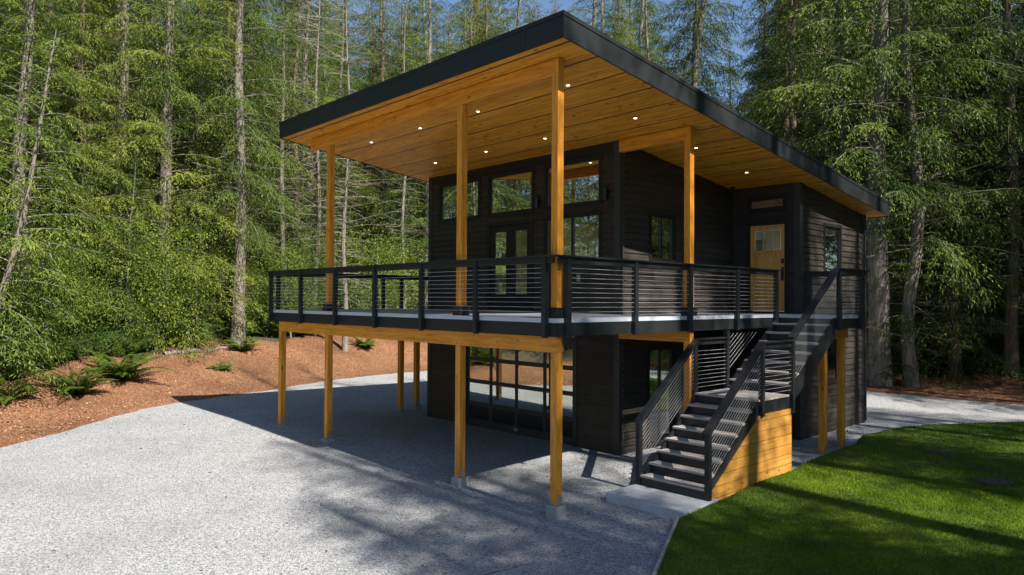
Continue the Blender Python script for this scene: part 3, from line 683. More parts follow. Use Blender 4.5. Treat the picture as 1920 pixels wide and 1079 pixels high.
# lawn
LAWN = np.array([(1.63, 1.0), (1.63, 2.3), (1.56, 3.6), (1.56, 4.9), (1.44, 5.6), (1.36, 6.6), (1.34, 8.3), (1.0, 9.6), (1.25, 11.7), (3.1, 15), (8, 16.8), (20, 18.5), (36, 20), (38, -26), (15, -26), (9.6, -16), (5.6, -7.4), (2.66, -1.1)])
def densify(P, step):
    out = []
    for a, b_ in zip(P, np.roll(P, -1, 0)):
        m_ = max(1, int(np.linalg.norm(b_ - a) / step)); out += [a + (b_ - a) * j / m_ for j in range(m_)]
    return np.array(out)
LE = densify(LAWN, .4)
def lz(x, y): return gz(x, y) + .085 + .02 * np.sin(x * .8 + y * .5) * np.sin(y * .6)
m, n, b = mat('lawn_soil_and_turf'); v = coords(n); g1 = noise(n, v, 1.1, 5, .7); g2_ = noise(n, v, 40, 4, .8)
col = ramp(n, mth(n, 'ADD', mth(n, 'MULTIPLY', g1, .5), mth(n, 'MULTIPLY', g2_, .5)), [(.36, (.03, .055, .006)), (.52, (.07, .125, .010)), (.66, (.12, .17, .02))])
n.links.new(col, b.inputs['Base Color']); b.inputs['Roughness'].default_value = .9; bump(n, b, g2_, .8, .03); M['lawn'] = m
o = rings('lawn', LE, (8, 5), 40, lz, 'lawn', .3); tag(o, 'green mown lawn beside the staircase', None, kind='structure')
def leaf_mat(name, c0, c1, c2, trans=.35, spec=.3):
    m, n, b = mat(name); at = n.nodes.new('ShaderNodeAttribute'); at.attribute_name = 'tint'
    oi = n.nodes.new('ShaderNodeObjectInfo')
    big = noise(n, coords(n), .55, 2, .5)
    f = mth(n, 'ADD', mth(n, 'MULTIPLY', at.outputs['Fac'], .5), mth(n, 'MULTIPLY', big, .5))
    f = mth(n, 'ADD', f, mth(n, 'MULTIPLY', mth(n, 'SUBTRACT', oi.outputs['Random'], .5), .30))
    col = ramp(n, f, [(.22, c0), (.5, c1), (.82, c2)])
    n.links.new(col, b.inputs['Base Color']); b.inputs['Roughness'].default_value = .55; b.inputs['Specular IOR Level'].default_value = spec
    t = n.nodes.new('ShaderNodeBsdfTranslucent'); n.links.new(mixc(n, 1., col, (1.15, 1.25, .6), 'MULTIPLY'), t.inputs[0])
    mx = n.nodes.new('ShaderNodeMixShader'); mx.inputs[0].default_value = trans
    n.links.new(b.outputs[0], mx.inputs[1]); n.links.new(t.outputs[0], mx.inputs[2]); n.links.new(mx.outputs[0], n.nodes['Material Output'].inputs['Surface']); return m
M['grass'] = leaf_mat('grass_blade', (.05, .105, .006), (.145, .245, .014), (.28, .36, .04), .35, .15)
M['hemlock'] = leaf_mat('hemlock_foliage', (.016, .034, .007), (.082, .138, .022), (.25, .29, .05), .33, .25)
M['cedar'] = leaf_mat('cedar_foliage', (.014, .030, .007), (.066, .112, .021), (.20, .24, .045), .33, .25)
M['dark_fir'] = leaf_mat('fir_foliage', (.010, .022, .006), (.036, .064, .015), (.12, .155, .034), .3, .25)
M['olive'] = leaf_mat('olive_hemlock_foliage', (.018, .032, .008), (.085, .12, .026), (.25, .27, .06), .33, .2)
M['vine'] = leaf_mat('vine_maple_foliage', (.03, .065, .010), (.12, .19, .022), (.28, .32, .045), .42, .3)
M['maple'] = leaf_mat('maple_foliage', (.07, .11, .015), (.16, .19, .025), (.28, .25, .04), .45, .25)
M['shrub'] = leaf_mat('salal_leaves', (.035, .075, .014), (.085, .155, .026), (.17, .24, .045), .4, .35)
M['fern'] = leaf_mat('sword_fern', (.045, .09, .012), (.11, .18, .024), (.22, .27, .05), .4, .3)
M['moss_twig'] = plain('grey_lichen_twigs', (.26, .23, .17), .9)
def bark_mat(name, lo, hi):
    m, n, b = mat(name); g = noise(n, coords(n, (14, 14, 1.6)), 1.3, 6, .7, .4); g2 = noise(n, coords(n), 1.2, 4, .7)
    col = ramp(n, g, [(.32, lo), (.66, hi)]); col = mixc(n, mth(n, 'MULTIPLY', ramp(n, g2, [(.45, (0, 0, 0)), (.65, (1, 1, 1))]), .45), col, (.09, .10, .05))
    n.links.new(col, b.inputs['Base Color']); b.inputs['Roughness'].default_value = .95; bump(n, b, g, .9, .04); return m
M['bark_pale'] = bark_mat('pale_grey_bark', (.07, .058, .048), (.33, .28, .235)); M['bark_red'] = bark_mat('reddish_cedar_bark', (.07, .045, .03), (.25, .165, .115)); M['bark_dark'] = bark_mat('dark_fir_bark', (.035, .028, .022), (.13, .105, .085))
FW = np.array(f2)[:2]; RT2 = np.array(r2)[:2]; CP = np.array(CAM)[:2]
def at(u, dist):
    """ground position seen at photo column u, dist metres from the camera"""
    d = np.array(f2) + np.array(r2) * (u - 960) / 1353.; d = d[:2] / np.linalg.norm(d[:2]); return CP + d * dist
def inview(x, y, mg=.06):
    q = np.stack([x - CP[0], y - CP[1]], -1); z = q @ FW; a = q @ RT2; return (z > 1) & (np.abs(a / np.maximum(z, .1)) < .7096 + mg)
def rand_in_lawn(nn, xr_, yr_):
    x = rng.uniform(*xr_, nn); y = rng.uniform(*yr_, nn); ok = (sdist(x, y, LAWN) < -.0) & inview(x, y, .75); return x[ok], y[ok]
gx = []; gy = []
for nn, xr_, yr_ in ((420000, (1.3, 11), (-5, 6)), (520000, (.8, 14), (4, 18))):
    x, y = rand_in_lawn(nn, xr_, yr_); d = np.hypot(x - CP[0], y - CP[1]); kp = rng.random(len(x)) < np.clip((10.5 / d) ** 2, .12, 1); gx.append(x[kp]); gy.append(y[kp])
gx = np.concatenate(gx); gy = np.concatenate(gy); nb = len(gx); d = np.hypot(gx - CP[0], gy - CP[1])
clump = .5 + .5 * np.sin(gx * 3.1 + np.sin(gy * 2.3) * 2) * np.sin(gy * 2.9 + gx)
hh = rng.uniform(.022, .05, nb) * (.8 + .4 * clump); a = rng.uniform(0, 2 * np.pi, nb); wdt = .0045 * np.clip(d / 8, 1, 3); ln = rng.normal(0, .018, (nb, 2)) + np.array([.006, .0])
z = lz(gx, gy) - .004; b0 = np.stack([gx, gy, z], 1); s_ = np.stack([np.cos(a), np.sin(a), a * 0], 1) * wdt[:, None]
vv = np.stack([b0 - s_, b0 + s_, b0 + np.column_stack([ln, hh])], 1).reshape(-1, 3)
o = np_mesh('grass', vv, np.arange(nb * 3).reshape(-1, 3), 'grass', attrs={'tint': np.clip(rng.normal(.42, .2, nb) + .55 * (clump - .5) + .3 * (rng.random(nb) < .04), 0, 1)}); tag(o, 'short green grass blades of the lawn', 'grass', kind='stuff')
# timber edging along the lawn
k = MB(); EP = [(1.62, .99), (2.66, -1.1), (5.6, -7.4), (9.6, -16)]
for a_, b_ in zip(EP, EP[1:]):
    za, zb_ = float(gz(*a_)) + .06, float(gz(*b_)) + .06; k.bar((*a_, za), (*b_, zb_), .04, .14)
o = k.build('lawn_edging', 'tread'); tag(o, 'weathered timber edging board between the gravel and the lawn', 'edging board')
for (x, y, lb) in ((4.35, 6.75, 'dark round drain cover set in the lawn, nearer the camera'), (2.92, 8.8, 'dark round drain cover set in the lawn, farther from the camera')):
    k = MB(); zc = float(lz(x, y)); k.tube((x, y, zc - .02), (x, y, zc + .018), .30, 28); k.tube((x, y, zc + .018), (x, y, zc + .026), .25, 28)
    o = k.build('drain_cover', 'bark_dark'); tag(o, lb, 'drain cover')

# ------------------------------------------------------------------ trees
def tube_np(P, rad, n_):
    """P (k,3) polyline with radii -> verts, quad faces"""
    P = np.asarray(P, float); k = len(P); T = np.gradient(P, axis=0); T /= np.linalg.norm(T, axis=1)[:, None] + 1e-9
    ref = np.where(np.abs(T[:, 2:3]) > .9, np.array([[1., 0, 0]]), np.array([[0, 0, 1.]])); U = np.cross(T, ref); U /= np.linalg.norm(U, axis=1)[:, None] + 1e-9; W = np.cross(T, U)
    a = np.arange(n_) * 2 * np.pi / n_; V = P[:, None] + (U[:, None] * np.cos(a)[None, :, None] + W[:, None] * np.sin(a)[None, :, None]) * np.asarray(rad)[:, None, None]
    V = V.reshape(-1, 3); i = np.arange(k - 1)[:, None] * n_; j = np.arange(n_)[None]; j2 = (j + 1) % n_
    F = np.stack([i + j, i + j2, i + n_ + j2, i + n_ + j], -1).reshape(-1, 4); return V, F
class NB:
    def __init__(s): s.V = []; s.F = []; s.n = 0; s.t = []
    def add(s, v, f, t=None):
        s.V.append(v); s.F.append(f + s.n); s.n += len(v)
        if t is not None: s.t.append(t)
    def mesh(s, name, mt, smooth_=False):
        return np_mesh(name, np.concatenate(s.V), np.concatenate(s.F), mt, smooth_, {'tint': np.concatenate(s.t)} if s.t else None, link=False).data
def sprays(p, d, ln, wd, r, tilt=.5):
    """rhombic leaf sprays: base p, direction d (unit), length, width"""
    up = r.normal(0, tilt, p.shape) + np.array([0, 0, 1.]); s = np.cross(d, up); s /= np.linalg.norm(s, axis=1)[:, None] + 1e-9
    nrm_ = np.cross(s, d); m_ = p + d * (ln * .45)[:, None] + nrm_ * (ln * .06)[:, None]; q = p + d * ln[:, None] - np.array([0, 0, 1.]) * (ln * .12)[:, None]
    V = np.stack([p, m_ + s * (wd / 2)[:, None], q, m_ - s * (wd / 2)[:, None]], 1).reshape(-1, 3); return V, np.arange(len(V)).reshape(-1, 4)
def conifer(seed, H, rad, z0, nbr, r0, lift=.25, droop=.5, dead=0, dead_z=(1, 8), spacing=.038, hang=.5, sp=(.10, .21), spw=(.022, .045), fill=1., lean=0., top_taper=.8, bk='bark_pale', lf='hemlock', wav=.12):
    r = np.random.default_rng(seed); T = NB(); L = NB(); Dd = NB()
    hs = np.linspace(-.4, H, 26); ox = lean * (hs.clip(0) / H) ** 1.2 * H + wav * np.sin(hs * .55 + seed) * smooth(hs / 4); oy = wav * np.sin(hs * .43 + seed * 2.1) * smooth(hs / 4)
    rr = r0 * (1 - np.clip(hs, 0, H) / H) ** .75 + .012; rr = rr * (1 + .55 * np.exp(-np.clip(hs, 0, 9) * 2.2))
    V, F = tube_np(np.stack([ox, oy, hs], 1), rr, 10); T.add(V, F)
    axis = lambda h: np.array([np.interp(h, hs, ox), np.interp(h, hs, oy), h])
    P_, D_, L_, W_, T_ = [], [], [], [], []
    for i in range(nbr):
        q = (i + r.uniform(0, 1)) / nbr; h = z0 + (H * .985 - z0) * q; az = i * 2.39996 + r.uniform(-.5, .5)
        Lb = rad * (1 - q) ** top_taper * r.uniform(.5, 1.18) + .25
        if q < .12: Lb *= r.uniform(.5, 1)
        lf_ = lift * r.uniform(.3, 1.5) + .5 * q; dr = droop * r.uniform(.6, 1.3); bend = r.uniform(-.18, .18)
        def pos(s):
            a_ = az + bend * s; return axis(h)[None] + np.stack([np.cos(a_) * Lb * s * .96, np.sin(a_) * Lb * s * .96, Lb * (lf_ * s - dr * s * s)], 1)
        ss = np.linspace(0, 1, 7); V, F = tube_np(pos(ss), (.010 + .0075 * Lb) * (1 - ss * .85) * .8, 4); T.add(V, F)
        nt_ = max(3, int(Lb / .17)); st = np.linspace(.14 if Lb < 1.6 else .20, .99, nt_) + r.uniform(-.02, .02, nt_); st = np.clip(st, .05, 1)
        st = np.repeat(st, 2); side = np.tile([-1, 1], nt_); keep_ = r.random(len(st)) < fill * r.uniform(.65, 1.2); st = st[keep_]; side = side[keep_]
        if len(st) == 0: continue
        base = pos(st); a_ = az + bend * st + side * (1.15 - .55 * st) * r.uniform(.75, 1.2, len(st))
        lt = (.12 + .42 * (1 - st) * (.35 + st * 1.3)) * min(Lb, 3.6) * r.uniform(.55, 1.15, len(st)) + .12
        el = -r.uniform(-.15, .5, len(st)) - hang * r.uniform(.15, .9, len(st))
        td = np.stack([np.cos(a_) * np.cos(el), np.sin(a_) * np.cos(el), np.sin(el)], 1)
        cnt = np.maximum(2, (lt / spacing).astype(int)); id_ = np.repeat(np.arange(len(st)), cnt)
        u = (np.arange(len(id_)) - np.repeat(np.cumsum(cnt) - cnt, cnt)) / np.repeat(cnt, cnt) + r.uniform(0, .1, len(id_))
        pp = base[id_] + td[id_] * (lt[id_] * u)[:, None]; pp[:, 2] -= hang * .6 * lt[id_] * u ** 2; pp += r.normal(0, .035, pp.shape)
        sd_ = np.where(np.arange(len(id_)) % 2 == 0, 1., -1.) * r.uniform(.3, .95, len(id_)); ca, sa = np.cos(sd_), np.sin(sd_)
        dd = td[id_].copy(); dd = np.stack([dd[:, 0] * ca - dd[:, 1] * sa, dd[:, 0] * sa + dd[:, 1] * ca, dd[:, 2] - hang * r.uniform(.1, 1.2, len(id_)) * (.3 + u)], 1); dd /= np.linalg.norm(dd, axis=1)[:, None]
        sz = (1 - .35 * u); P_.append(pp); D_.append(dd); L_.append(r.uniform(*sp, len(id_)) * sz); W_.append(r.uniform(*spw, len(id_)) * sz)
        T_.append(np.clip(r.normal(.42 + r.normal(0, .17), .17, len(id_)) + .2 * st[id_] + .12 * u, 0, 1))
    P_, D_, L_, W_, T_ = map(np.concatenate, (P_, D_, L_, W_, T_)); V, F = sprays(P_, D_, L_, W_, r); L.add(V, F, T_)
    for i in range(dead):
        h = r.uniform(*dead_z); az = r.uniform(0, 6.28); Lb = r.uniform(.5, 2.4); el = r.uniform(-.35, .3); ss = np.linspace(0, 1, 5)
        pos = axis(h)[None] + np.stack([np.cos(az + .3 * ss * r.normal()) * Lb * ss, np.sin(az) * Lb * ss, Lb * (el * ss + r.uniform(-.2, .25) * ss ** 2)], 1)
        V, F = tube_np(pos, .016 * (1 - ss * .75), 3); Dd.add(V, F)
        for s in r.uniform(.3, 1, r.integers(3, 9)):
            b_ = pos[0] + (pos[-1] - pos[0]) * s; a2 = az + r.choice([-1, 1]) * r.uniform(.4, 1.1); l2 = r.uniform(.15, .7) * (1.2 - s * .6); dz_ = r.uniform(-.5, .15)
            V, F = tube_np(np.stack([b_, b_ + np.array([math.cos(a2) * l2 * .6, math.sin(a2) * l2 * .6, dz_ * l2 * .4]), b_ + np.array([math.cos(a2) * l2, math.sin(a2) * l2, dz_ * l2])]), [.006, .005, .003], 3); Dd.add(V, F)
    return (T.mesh('trunk', bk, True), L.mesh('crown', lf), Dd.mesh('dead_branches', 'moss_twig') if dead else None)
def broadleaf(seed, H, rad, z0, r0, nl, lf='maple', leaf=(.10, .2)):
    r = np.random.default_rng(seed); T = NB(); L = NB(); hs = np.linspace(-.4, H * .8, 14)
    V, F = tube_np(np.stack([.25 * np.sin(hs * .5 + seed), .2 * np.sin(hs * .4), hs], 1), r0 * (1 - .8 * hs.clip(0) / H), 8); T.add(V, F); cs = []
    for i in range(26):
        h = r.uniform(z0, H * .8); az = r.uniform(0, 6.28); Lb = rad * r.uniform(.4, 1) * (1 - .5 * (h - z0) / (H - z0)); ss = np.linspace(0, 1, 6)
        pos = np.stack([np.cos(az) * Lb * ss, np.sin(az) * Lb * ss, h + Lb * (.8 * ss - .15 * ss ** 2)], 1); V, F = tube_np(pos, .06 * (1 - ss * .85) * r0 / .2, 5); T.add(V, F)
        for s in r.uniform(.35, 1.05, 8): cs.append(pos[0] + (pos[-1] - pos[0]) * s + r.normal(0, .45, 3))
    cs = np.array(cs); id_ = r.integers(0, len(cs), nl); p = cs[id_] + r.normal(0, .42, (nl, 3)) * np.array([1, 1, .7]); d = r.normal(0, 1, (nl, 3)); d[:, 2] -= .6; d /= np.linalg.norm(d, axis=1)[:, None]
    ln = r.uniform(*leaf, nl); V, F = sprays(p, d, ln, ln * .85, r, .8); L.add(V, F, np.clip(r.normal(.45, .18, nl) + (r.random(len(cs))[id_] - .5) * .3, 0, 1)); return (T.mesh('trunk', 'bark_pale', True), L.mesh('crown', lf), None)
def shrub(seed, H, rad, ns, lf='shrub', leaf=(.06, .12), per=60):
    r = np.random.default_rng(seed); T = NB(); L = NB(); P = []; Dn = []
    for i in range(ns):
        az = r.uniform(0, 6.28); o_ = r.uniform(.1, 1) * rad; h = H * r.uniform(.5, 1) * (1 - .35 * o_ / rad); ss = np.linspace(0, 1, 6)
        pos = np.stack([np.cos(az) * (o_ * ss ** 1.2), np.sin(az) * (o_ * ss ** 1.2), -.1 + (h + .1) * ss ** .9], 1) + np.cumsum(r.normal(0, .02, (6, 3)), 0); V, F = tube_np(pos, .014 * (1 - ss * .7), 4); T.add(V, F)
        s = r.uniform(.15, 1.03, per) ** .8; c = np.stack([np.interp(s, ss, pos[:, j]) for j in range(3)], 1); d = r.normal(0, 1, (per, 3)); d[:, 2] = np.abs(d[:, 2]) * .4; d /= np.linalg.norm(d, axis=1)[:, None]
        P.append(c + d * r.uniform(0, .22, per)[:, None] * (1.2 - .5 * s)[:, None]); Dn.append(d)
    P = np.concatenate(P); Dn = np.concatenate(Dn); Dn[:, 2] -= .25; Dn /= np.linalg.norm(Dn, axis=1)[:, None]; ln = r.uniform(*leaf, len(P)); V, F = sprays(P, Dn, ln, ln * .6, r, .7); L.add(V, F, np.clip(r.normal(.45, .18, len(P)) + .15 * (P[:, 2] / H - .5), 0, 1))
    return (T.mesh('stems', 'bark_red'), L.mesh('foliage', lf))
def fern(seed, nf=26, Lf=.95):
    r = np.random.default_rng(seed); L = NB(); P, Dn, Ln, Wd, Tt = [], [], [], [], []
    for i in range(nf):
        az = i * 2.4 + r.uniform(-.2, .2); l = Lf * r.uniform(.65, 1.1); e0 = r.uniform(.8, 1.5); n_ = 34; s = np.linspace(.12, 1, n_); ang = e0 - 1.35 * s * r.uniform(.8, 1.2); rr_ = np.cumsum(np.cos(ang)) / n_ * l; zz = np.cumsum(np.sin(ang)) / n_ * l
        h = np.array([math.cos(az), math.sin(az), 0]); c = h[None] * rr_[:, None] + np.array([0, 0, 1.])[None] * zz[:, None]; V, F = tube_np(c, np.full(n_, .0035), 3); L.add(V, F, np.full(len(F), .2))
        sd_ = np.array([-h[1], h[0], 0]); w_ = .13 * np.sin(np.pi * np.clip(s, 0, 1) ** .75) + .012
        for sg in (-1, 1):
            d = sd_[None] * sg + h[None] * .35 + np.array([0, 0, -.18])[None] + r.normal(0, .06, (n_, 3)); d /= np.linalg.norm(d, axis=1)[:, None]; P.append(c); Dn.append(d); Ln.append(w_); Wd.append(np.full(n_, .026)); Tt.append(np.clip(r.normal(.45, .12, n_) + .2 * s, 0, 1))
    V, F = sprays(*map(np.concatenate, (P, Dn, Ln, Wd)), r, .15); L.add(V, F, np.concatenate(Tt)); return L.mesh('fronds', 'fern')

KT = {  # kinds of tree: (trunk mesh, crown mesh, dead branches)
 'full1': conifer(1, 22, 4.6, .6, 150, .26, .15, .42, 40, (1, 10), hang=.32),
 'full2': conifer(2, 19, 4.0, .4, 165, .20, .22, .45, 14, (1, 5), hang=.5, lf='olive', bk='bark_red'),
 'high1': conifer(3, 27, 3.8, 5.5, 150, .26, .2, .5, 60, (2, 12), hang=.75, fill=.95, lf='cedar'),
 'high2': conifer(4, 25, 3.5, 4.0, 135, .20, .15, .55, 50, (1.5, 9), hang=.7, fill=.8, bk='bark_red', lf='dark_fir'),
 'arms': conifer(5, 24, 4.2, 4.0, 74, .17, .35, .42, 60, (1.5, 14), hang=1.1, fill=.75, lf='cedar', wav=.2),
 'young': conifer(6, 9, 2.3, .3, 70, .09, .2, .4, 6, (.5, 3), hang=.3, lf='hemlock'),
 'thin': conifer(7, 22, 2.3, 6, 70, .13, .2, .5, 80, (2, 16), hang=.8, fill=.6, lf='cedar'),
 'snag': conifer(8, 19, 2.4, 5, 40, .12, .2, .5, 190, (3, 18), hang=.8, fill=.16, lf='cedar'),
 'mast': conifer(10, 31, 2.9, 12, 85, .25, .2, .5, 30, (3, 13), hang=.8, fill=.9, lf='cedar'),
 'vine': broadleaf(12, 5.5, 2.4, .5, .06, 11000, lf='vine', leaf=(.05, .10)),
 'maple': broadleaf(9, 17, 3.4, 7, .2, 13000),
}
def plant_tree(kind, name, u, dist, label, h=1., rot=None, lean=(0, 0), xy=None, wid=None, group=None):
    x, y = at(u, dist) if xy is None else xy; z = float(terr(x, y).ravel()[0]) - .08
    t = thing(name, (x, y, z), label, 'tree', group); t.rotation_euler = (lean[0], lean[1], rng.uniform(0, 6.28) if rot is None else rot); t.scale = (wid or h, wid or h, h)
    for nm, me in zip(('trunk', 'crown', 'dead_branches'), KT[kind]):
        if me: o = bpy.data.objects.new(nm, me); C.objects.link(o); o.parent = t
    return t
ID = []
TREES = [
 ('full1', 'hemlock_tree', 40, 30.5, 'bushy hemlock with sunlit boughs to the ground, leftmost in the photo', .95),
 ('full2', 'hemlock_tree', 150, 33, 'hemlock with hanging green boughs behind the two ferns on the bank', 1.0),
 ('high1', 'cedar_tree', 222, 33, 'cedar whose pale double trunk shows high between hanging boughs', .95),
 ('young', 'young_hemlock', 245, 31, 'low young hemlock with bright tips on the left forest edge', .80),
 ('full1', 'hemlock_tree', 310, 33.5, 'tall dense hemlock left of the slim reddish trunk', 1.1),
 ('high2', 'cedar_tree', 366, 36, 'slim tree with a reddish trunk left of the pale grey trunk', 1.0),
 ('high1', 'fir_tree', 447, 33, 'tall conifer with a pale grey bare trunk in the left forest', 1.0),
 ('young', 'young_hemlock', 372, 32, 'small young hemlock at the foot of the reddish trunk', .62),
 ('thin', 'slim_conifer', 527, 38, 'slim pale trunked conifer just left of the roof corner', 1.0),
 ('high2', 'dark_conifer', 552, 43, 'dark narrow conifer standing above the left roof corner', 1.0),
 ('snag', 'dead_tree', 592, 38, 'bare pale snag with thin grey trunk above the roof corner', 1.0),
 ('snag', 'lichen_snag', 648, 35, 'grey lichen covered snag full of bare twigs behind the deck post', .95),
 ('full2', 'hemlock_tree', 715, 46, 'green hemlock rising behind the middle of the roof edge', 1.15),
 ('thin', 'slim_conifer', 757, 39, 'slim pale trunk seen between the deck post and the cabin wall', .8),
 ('full1', 'dense_conifer', 800, 43, 'broad dense conifer above the middle of the front roof edge', 1.02),
 ('full2', 'dense_conifer', 885, 48, 'feathery conifer rising left of the roof peak', 1.22),
 ('maple', 'maple_tree', 1020, 44, 'yellow green broadleaf tree directly above the roof peak', 1.12),
 ('maple', 'maple_tree', 1155, 38, 'yellow leaved maple right of the roof peak against blue sky', .98),
 ('high1', 'leaning_fir', 1272, 38, 'dark leaning trunk against blue sky, left of a straight pair', 1.05),
 ('high1', 'dark_fir', 1306, 40, 'straight dark trunk against blue sky behind the roof slope', 1.02),
 ('thin', 'slim_conifer', 1368, 47, 'thin conifer with sparse branches in the gap of blue sky', .80),
 ('full2', 'hemlock_tree', 1430, 50, 'drooping dark conifer at the right side of the sky gap', 1.2),
 ('high2', 'cedar_tree', 1491, 34, 'reddish bare trunk rising behind the right roof slope', 1.0),
 ('high1', 'dark_fir', 1541, 40, 'dark trunk between the reddish and the pale trunks', 1.05),
 ('thin', 'slim_conifer', 1577, 32, 'pale slender trunk with bare stubs left of the thick trunk', 1.2),
 ('high1', 'thick_fir', 1648, 31, 'thickest pale trunk right of the cabin roof end', 1.1),
 ('arms', 'cedar_tree', 1708, 31, 'slender cedar with long arching boughs right of the thickest trunk', 1.0),
 ('young', 'young_hemlock', 1664, 31, 'small hemlock with lit boughs beside the cabin corner', .72),
 ('full2', 'hemlock_tree', 1790, 33, 'dark full conifer on the right forest edge', 1.0),
 ('high2', 'cedar_tree', 1896, 33, 'reddish trunk near the right edge of the photo', 1.1),
 ('full1', 'hemlock_tree', 1850, 37, 'broad shaded conifer deep in the right forest', 1.1),
 ('thin', 'slim_conifer', 1690, 36, 'slender dark trunk standing behind the arching cedar', 1.0),
]
for kd, nm, u, ds, lb, hs_ in TREES:
    ln = (0, 0)
    if 'leaning' in lb: ln = (.0, .0)
    wd_ = hs_ * (1.35 if 'thickest' in lb else 1.0)
    t = plant_tree(kd, nm, u, ds, lb, hs_, wid=wd_)
    if nm == 'leaning_fir':
        t.rotation_euler = (0, 0, 0); dr = Vector((r2[0], r2[1], 0)) * -.07; q = Vector((0, 0, 1)).rotation_difference(Vector((-dr.x, -dr.y, 1)).normalized()); t.rotation_mode = 'QUATERNION'; t.rotation_quaternion = q
for u_, d_, lb_, h_ in ((95, 28.5, 'low leafy vine maple behind the leftmost ferns', .8), (300, 31, 'leafy vine maple behind the pale fallen log', .95), (545, 36, 'yellow green vine maple left of the raised deck corner', .9), (720, 38, 'sunlit vine maple seen between the deck post and the cabin', 1.1), (400, 34.5, 'spreading vine maple left of the pale grey trunk', .8)): plant_tree('vine', 'vine_maple', u_, d_, lb_, h_)
plant_tree('mast', 'tall_fir', 1760, 42, 'tall straight fir far back in the right forest', 1.0)
t = plant_tree('young', 'leaning_sapling', -40, 25.5, 'leaning hemlock with a curved pale trunk at the left edge', 1.15); t.rotation_mode = 'QUATERNION'; t.rotation_quaternion = Vector((0, 0, 1)).rotation_difference(Vector((r2[0] * .22, r2[1] * .22, 1)).normalized())

# the rest of the wood: one object, its trees instanced on points
def gn_mass(name, pts, kinds, rots, scls, protos, label, cat):
    me = bpy.data.meshes.new(name); me.from_pydata([tuple(p) for p in pts], [], [])
    for a, ty, val in (('kind_id', 'INT', kinds), ('turn', 'FLOAT', rots), ('size', 'FLOAT', scls)):
        at_ = me.attributes.new(a, ty, 'POINT'); at_.data.foreach_set('value', np.asarray(val))
    o = bpy.data.objects.new(name, me); C.objects.link(o); md = o.modifiers.new('instances', 'NODES')
    ng = bpy.data.node_groups.new(name, 'GeometryNodeTree'); md.node_group = ng
    ng.interface.new_socket('Geometry', in_out='INPUT', socket_type='NodeSocketGeometry'); ng.interface.new_socket('Geometry', in_out='OUTPUT', socket_type='NodeSocketGeometry')
    gi = ng.nodes.new('NodeGroupInput'); go = ng.nodes.new('NodeGroupOutput'); jn = ng.nodes.new('GeometryNodeJoinGeometry')
    def attr(nm_, ty): x = ng.nodes.new('GeometryNodeInputNamedAttribute'); x.data_type = ty; x.inputs[0].default_value = nm_; return x.outputs[0]
    ka = attr('kind_id', 'INT'); ta = attr('turn', 'FLOAT'); sa_ = attr('size', 'FLOAT')
    cx = ng.nodes.new('ShaderNodeCombineXYZ'); ng.links.new(ta, cx.inputs[2])
    for i, obs in enumerate(protos):
        j2 = ng.nodes.new('GeometryNodeJoinGeometry')
        for ob in obs:
            oi = ng.nodes.new('GeometryNodeObjectInfo'); oi.transform_space = 'ORIGINAL'; oi.inputs['Object'].default_value = ob; ng.links.new(oi.outputs['Geometry'], j2.inputs[0])
        cmp_ = ng.nodes.new('FunctionNodeCompare'); cmp_.data_type = 'INT'; cmp_.operation = 'EQUAL'
        ia = [s for s in cmp_.inputs if s.type == 'INT']; ng.links.new(ka, ia[0]); ia[1].default_value = i
        ip = ng.nodes.new('GeometryNodeInstanceOnPoints'); ng.links.new(gi.outputs[0], ip.inputs['Points']); ng.links.new(cmp_.outputs[0], ip.inputs['Selection']); ng.links.new(j2.outputs[0], ip.inputs['Instance'])
        ng.links.new(cx.outputs[0], ip.inputs['Rotation']); ng.links.new(sa_, ip.inputs['Scale']); ng.links.new(ip.outputs[0], jn.inputs[0])
    ng.links.new(jn.outputs[0], go.inputs[0]); tag(o, label, cat, kind='stuff'); return o
def find(kd): return [o for o in C.objects if o.parent and o.type == 'MESH' and o.data in [x for x in KT[kd] if x]]
def proto(kd):
    seen = {}; 
    for o in find(kd): seen.setdefault(o.data.name, o)
    return list(seen.values())
PK = ['full1', 'full2', 'high1', 'high2', 'arms', 'thin', 'young', 'maple', 'mast', 'vine']
placed = [tuple(o.location[:2]) for o in C.objects if o.get('category') == 'tree']
pts, kd_, rt_, sc_ = [], [], [], []
def try_add(x, y, k, s, mind):
    for (a, b_) in placed:
        if (a - x) ** 2 + (b_ - y) ** 2 < mind * mind: return False
    placed.append((x, y)); pts.append((x, y, float(terr(x, y).ravel()[0]) - .1)); kd_.append(k); rt_.append(rng.uniform(0, 6.28)); sc_.append(s); return True
# in view: sectors by photo column
for _ in range(14000):
    u = rng.uniform(-330, 2250); ds = rng.uniform(24, 88) ; x, y = at(u, ds); t_ = float(sdist(x, y)[0])
    if t_ < (10.5 if u < 900 else 5): continue
    gap = 1225 < u < 1445; gap2 = 555 < u < 720
    if ds < 34 and t_ > 0 and u > 400 and u < 800: continue
    k = int(rng.choice([0, 1, 2, 3, 5, 6], p=[.36, .36, .06, .05, .02, .15])); s = rng.uniform(.85, 1.2) * (1 + .45 * min(1, max(0, (ds - 42) / 30)))
    if u > 1450 and k in (0, 1) and rng.random() < .6: k = 3
    if gap or gap2:
        if ds < 42: continue
        base = {0: 21, 1: 18, 2: 27, 3: 25, 5: 22, 6: 9}[k]; top = 3.3 + ds * (.20 if gap else .5) ; s = min(s, top * rng.uniform(.8, 1.05) / base)
        if s < .45: k = 6; s = min(1.3, top / 9 * .9)
    try_add(x, y, k, s, 3.1 if ds < 55 else 3.8)
for _ in range(700):
    u = rng.uniform(-120, 850) if rng.random() < .8 else rng.uniform(1600, 2000); ds = rng.uniform(24, 44); x, y = at(u, ds); t_ = float(sdist(x, y)[0])
    if 7.8 < t_ < 16: try_add(x, y, 9, rng.uniform(.6, 1.15), 2.3)
